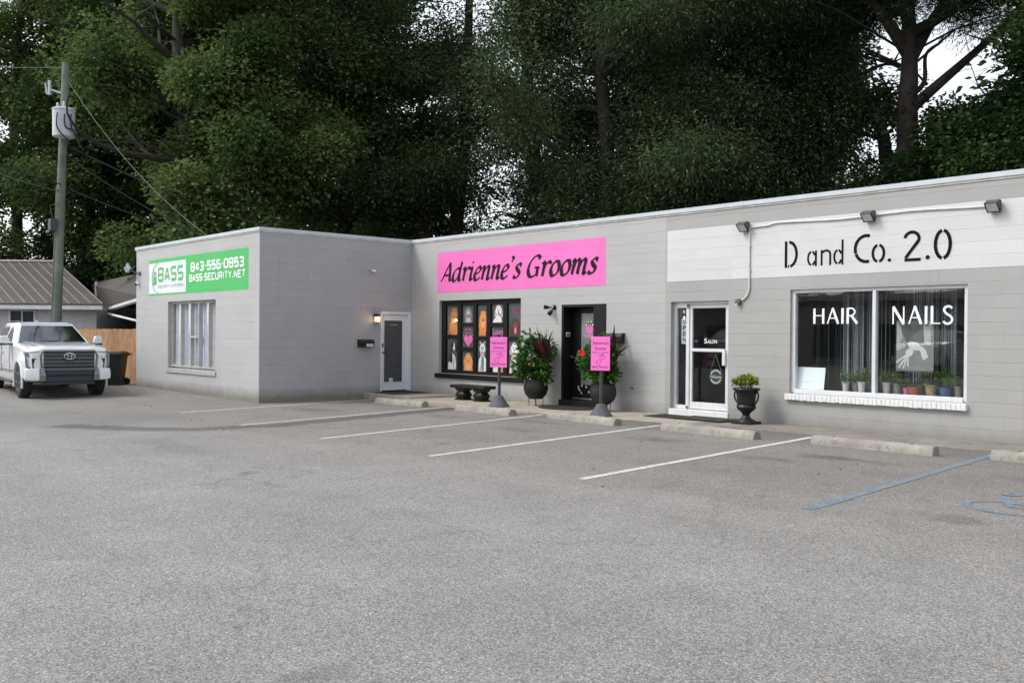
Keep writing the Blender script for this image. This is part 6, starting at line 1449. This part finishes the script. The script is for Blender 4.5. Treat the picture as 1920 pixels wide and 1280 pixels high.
T("oak_tree", "dark oak over the left half of the pink sign", [(-6.6, 11.2, -.5), (-6.7, 11, 6), (-6.9, 10.6, 12), (-6.8, 10.6, 19)], .40, (1, .8), L_OAK, BARKD, 37, 50000, .17, .5, 12, 4.6, 4.8, 19, (1.6, .8), .2)
T("willow_oak_tree", "grey green drooping willow oak over the right half of the pink sign", [(-2.6, 10.6, -.5), (-2.5, 10.5, 6), (-2.3, 10.1, 12), (-2.4, 10.2, 19)], .40, (1.1, .8), L_WILL, BARKD, 38, 58000, .17, .46, 14, 4.4, 4.2, 19, (1.6, .8), .25)
T("willow_oak_tree", "dark willow oak with a leaning trunk left of the salon sign", [(1.6, 13.3, -.5), (1.2, 13.0, 4), (.9, 12.8, 7), (.3, 12.2, 11), (-.2, 11.6, 17)], .46, (1, .8), L_WILL, BARK, 39, 46000, .17, .46, 13, 4.6, 4.6, 18, (1.6, .8), .25)
T("willow_oak_tree", "dense dark willow oak above the salon door", [(2.4, 17.0, -.5), (2.5, 16.8, 6), (2.2, 16.4, 12), (2.3, 16, 18)], .36, (1, .8), L_WILL, BARKD, 40, 42000, .18, .46, 12, 4.2, 4.8, 18, (1.5, .8), .25, cut_=lambda p: not (1590 < visible_px(p)[0] < 1880 and visible_px(p)[1] < 330))
sky_r = lambda p: not (1700 < visible_px(p)[0] < 1880 and 95 < visible_px(p)[1] < 295) and not (1590 < visible_px(p)[0] < 1700 and 50 < visible_px(p)[1] < 150)
T("pine_tree", "ivy clad leaning pine left of the massive pine trunk", [(5.4, 17.6, -.5), (5.0, 17.2, 5), (4.55, 16.8, 8.4), (3.7, 15.9, 11.2), (2.9, 15.2, 15)], .34, (.8, .7), L_OAK, BARKD, 41, 16000, .17, .5, 8, 2.2, 6.5, 15, (.8, .4), .3, cut_=sky_r, fill=40)
T("pine_tree", "massive reddish pine trunk forking high above the salon sign", [(6.1, 15.6, -.5), (6.08, 15.5, 5), (6.05, 15.5, 9), (6.1, 15.5, 11.5), (6.1, 15.5, 17)], .50, (1, .7), L_PINE, BARKP, 42, 70000, .26, .12, 11, 5.0, 10.8, 17, (1.1, .5), 0,
  extra=[([(6.1, 15.5, 9.0), (6.9, 16.1, 9.9), (7.9, 16.8, 11.0), (9.2, 17.8, 12.6)], .20, .75), ([(6.1, 15.5, 10.6), (6.6, 15.9, 11.8), (7.2, 16.3, 12.8), (8.4, 17.2, 14.2)], .22, .6), ([(6.08, 15.5, 10.8), (5.5, 15.0, 12.0), (4.9, 14.5, 12.9), (3.8, 13.8, 14)], .24, .5),
         ([(6.1, 15.5, 11.3), (6.0, 15.0, 13), (5.6, 14.6, 15)], .2, .5), ([(6.1, 15.5, 9.4), (6.45, 15.8, 9.9), (6.48, 15.85, 10.8), (6.9, 16.1, 11.2)], .10)], cut_=sky_r, fill=54)
T("maple_tree", "dark leafy maple on the far right above the salon sign", [(10.6, 15.0, -.5), (10.5, 14.9, 4), (10.6, 14.6, 8), (10.4, 14.4, 14)], .28, (1, .8), L_UND, BARKD, 43, 44000, .18, .7, 14, 2.8, 3.4, 14, (1.0, .5), .2, cut_=lambda p: visible_px(p)[0] > 1905 or visible_px(p)[1] > 300)
T("maple_tree", "small dark maple at the foot of the massive pine", [(8.2, 16.4, -.5), (8.2, 16.3, 3), (8.3, 16, 6), (8.3, 16, 9)], .16, (1, .8), L_UND, BARKD, 44, 24000, .18, .7, 10, 2.4, 3.0, 9, (.9, .5), .2, cut_=lambda p: visible_px(p)[1] > 205 or visible_px(p)[0] > 1870)
T("oak_tree", "dark oak filling the gap behind the oak and willow oaks", [(-6.5, 19.5, -.5), (-6.5, 19.4, 6), (-6.3, 19, 12), (-6.4, 19, 20)], .45, (1, .8), L_OAK, BARKD, 45, 52000, .20, .6, 13, 5.0, 4.5, 20, (1.4, .7), .3)
T("oak_tree", "dark oak far back above the roof between pink sign and salon sign", [(-2.6, 21.5, -.5), (-2.5, 21.4, 6), (-2.3, 21, 12), (-2.4, 21, 20)], .42, (1, .8), L_OAK, BARKD, 46, 50000, .21, .6, 13, 4.8, 4.5, 20, (1.4, .7), .3, cut_=lambda p: not (1590 < visible_px(p)[0] < 1870 and visible_px(p)[1] < 300))
T("oak_tree", "oak far back behind the wing roof between two sweetgums", [(-21, 12, -.5), (-21, 12, 7), (-20.8, 11.6, 14), (-21, 11.6, 22)], .45, (1, .8), L_OAK, BARKD, 47, 52000, .23, .7, 13, 5.4, 4.5, 22, (1.5, .8), .3)

def ivy(tree_obj, path, r_, n, seed, zt):
    G = np.random.default_rng(seed); P_ = [Vector(p) for p in smooth2(path, 8)]; P_ = [p for p in P_ if p.z < zt]; b0 = tree_obj.location; pts = []; dd = []
    for i in range(n):
        p = P_[int(G.integers(0, len(P_)))]; a = G.uniform(0, 6.28); q = r_ * G.uniform(.9, 1.7) ; pts.append((p.x - b0.x + q * math.cos(a), p.y - b0.y + q * math.sin(a), p.z - b0.z + G.uniform(-.5, .5))); dd.append((math.cos(a), math.sin(a), -.3))
    leaves_object("ivy", np.array(pts), .15, .8, L_UND, seed, tree_obj, .3, np.array(dd))
for o in [o for o in bpy.data.objects if o.name.startswith("pine_tree")]:
    if "massive" in o["label"]: ivy(o, [(6.1, 15.6, -.5), (6.08, 15.5, 5), (6.05, 15.5, 9), (6.1, 15.5, 11.5)], .42, 1500, 71, 9.5)
    else: ivy(o, [(5.4, 17.6, -.5), (5.0, 17.2, 5), (4.55, 16.8, 8.4), (3.7, 15.9, 11.2)], .34, 2600, 72, 11)
def bush(lab, c, r, n, seed, ls=.17):
    g = random.Random(seed); G = np.random.default_rng(seed); e = empty("understory_bush", c); tag(e, lab, "bush", "dark bushes behind the roofline")
    mb = MB(); P = []
    for i in range(34):
        d = Vector((g.gauss(0, 1), g.gauss(0, 1), abs(g.gauss(0, 1)))).normalized(); tip = Vector((d.x * r[0], d.y * r[1], d.z * r[2])) * g.uniform(.5, 1)
        mb.tube([(tip.x * .1, tip.y * .1, 0), (tip.x * .5, tip.y * .5, tip.z * .65), tip], [.05, .03, .012], 5); P.append((tip, g.uniform(.5, 1.0)))
    mb.build("stem", BARKD, e)
    k = n // len(P); pts = []; dd = []
    for tip, q in P:
        p, d = scatter(G, tip, (q * 1.2, q * 1.2, q * .8), k, .1); pts.append(p); dd.append(d)
    leaves_object("foliage", np.vstack(pts), ls, .65, L_UND, seed, e, .15, np.vstack(dd))
for i, (lab, c, r, n) in enumerate([("dark bush behind the roof left of the inner corner", (-14.5, 10.5, 0), (4.0, 2.5, 8.6), 24000), ("dark bush behind the roof above the pink sign", (-9.5, 12.5, 0), (3.8, 2.5, 8.2), 22000), ("dark bush behind the roof between the pink and white signs", (-4.5, 13.0, 0), (3.6, 2.4, 8.4), 22000),
        ("dark bush behind the roof above the salon door", (-.4, 15, 0), (3.6, 2.4, 8.4), 22000), ("dark bush behind the roof above the D lettering", (3.4, 15.2, 0), (3.0, 2.2, 8.4), 20000), ("dark bush behind the roof right of the massive pine", (7.6, 14.2, 0), (3.0, 2.2, 8.0), 22000), ("dark bush at the far right behind the roof", (11.6, 13.2, 0), (3.0, 2.2, 8.0), 20000),
        ("low bush behind the left end of the white house roof", (-29.3, -1.5, 0), (4.5, 3, 7.8), 22000), ("low bush behind the pole and the white house roof", (-28, .2, 0), (4, 3, 7.6), 20000), ("low bush behind the brown roofed house", (-28.5, 5.0, 0), (3.8, 2.8, 8.0), 20000), ("low bush between the brown roofed house and the wing", (-20, 4.6, 0), (3, 2.2, 7.4), 18000)]):
    bush(lab, c, r, n, 60 + i)

# far woods that read as one mass
G = np.random.default_rng(99); n = 125000
cx = G.uniform(-70, 16, 700); cy = np.where(cx < -25, G.uniform(2, 40, 700) - .3 * (cx + 25), G.uniform(26, 42, 700)); czs = G.uniform(0, 1, 700) ** 1.35 * 21; cr_ = G.uniform(1.2, 2.6, 700)
CC = np.stack([cx, cy, czs], 1)
keep = np.array([not (1600 < visible_px(Vector(c))[0] < 1890 and visible_px(Vector(c))[1] < 330) and not (-200 < visible_px(Vector(c))[0] < 70 and visible_px(Vector(c))[1] < 300) for c in CC]); CC = CC[keep]; cr_ = cr_[keep]
ix = G.integers(0, len(CC), n); d = G.normal(size=(n, 3)); d /= np.linalg.norm(d, axis=1, keepdims=True)
tag(leaves_object("distant_woods", CC[ix] + d * (G.random((n, 1)) ** .5) * cr_[ix][:, None] * np.array([1.3, 1.3, .8]), .42, .7, L_OAK, 98, None, .2, d), "mass of dark green woodland far behind the trees", "woods", kind="stuff")

# across the lot, seen only reflected: a low shop; trees added to block sky
acr = empty("roadside_shop", (2, -42, -.3)); tag(acr, "long low pale shop across the lot behind the camera", "building")
mb = MB(); mb.box(-22, 22, -5, 5, 0, 3.9); mb.build("wall", HW, acr)
mb = MB(); mb.box(-22.4, 22.4, -5.4, 5.6, 3.95, 4.35); mb.build("roof", FAS, acr)
for x in range(-20, 20, 4): mb = MB(); mb.box(x, x + 2.6, 5.01, 5.06, .6, 2.6); mb.build("window", TGL, acr)
for (x, y, a, nm_) in ((2.2, -25, 84, "left"), (-8.2, -24, 95, "right")):
    c = copy_tree(trk); c.location = (x, y, -.02); c.rotation_euler = (0, 0, R(a)); c["label"] = "white pickup parked across the lot behind the camera, seen in the " + ("salon window" if nm_ == "left" else "salon door glass")
src = [o for o in bpy.data.objects if o.name == "sweetgum_tree.004"][0]
for i, (x, y, s) in enumerate(((-30, -30, 1.0), (-16, -52, 1.1), (-4, -50, 1.0), (8, -53, 1.15), (20, -50, 1.0), (33, -44, 1.1), (-40, -44, 1.1))):
    c = copy_tree(src); c.location = (x, y, -.5); c.rotation_euler = (0, 0, i * 1.3); c.scale = (s, s, s); c["label"] = "unseen green sweetgum added across the lot to block low sky"; c["group"] = "added trees across the lot"
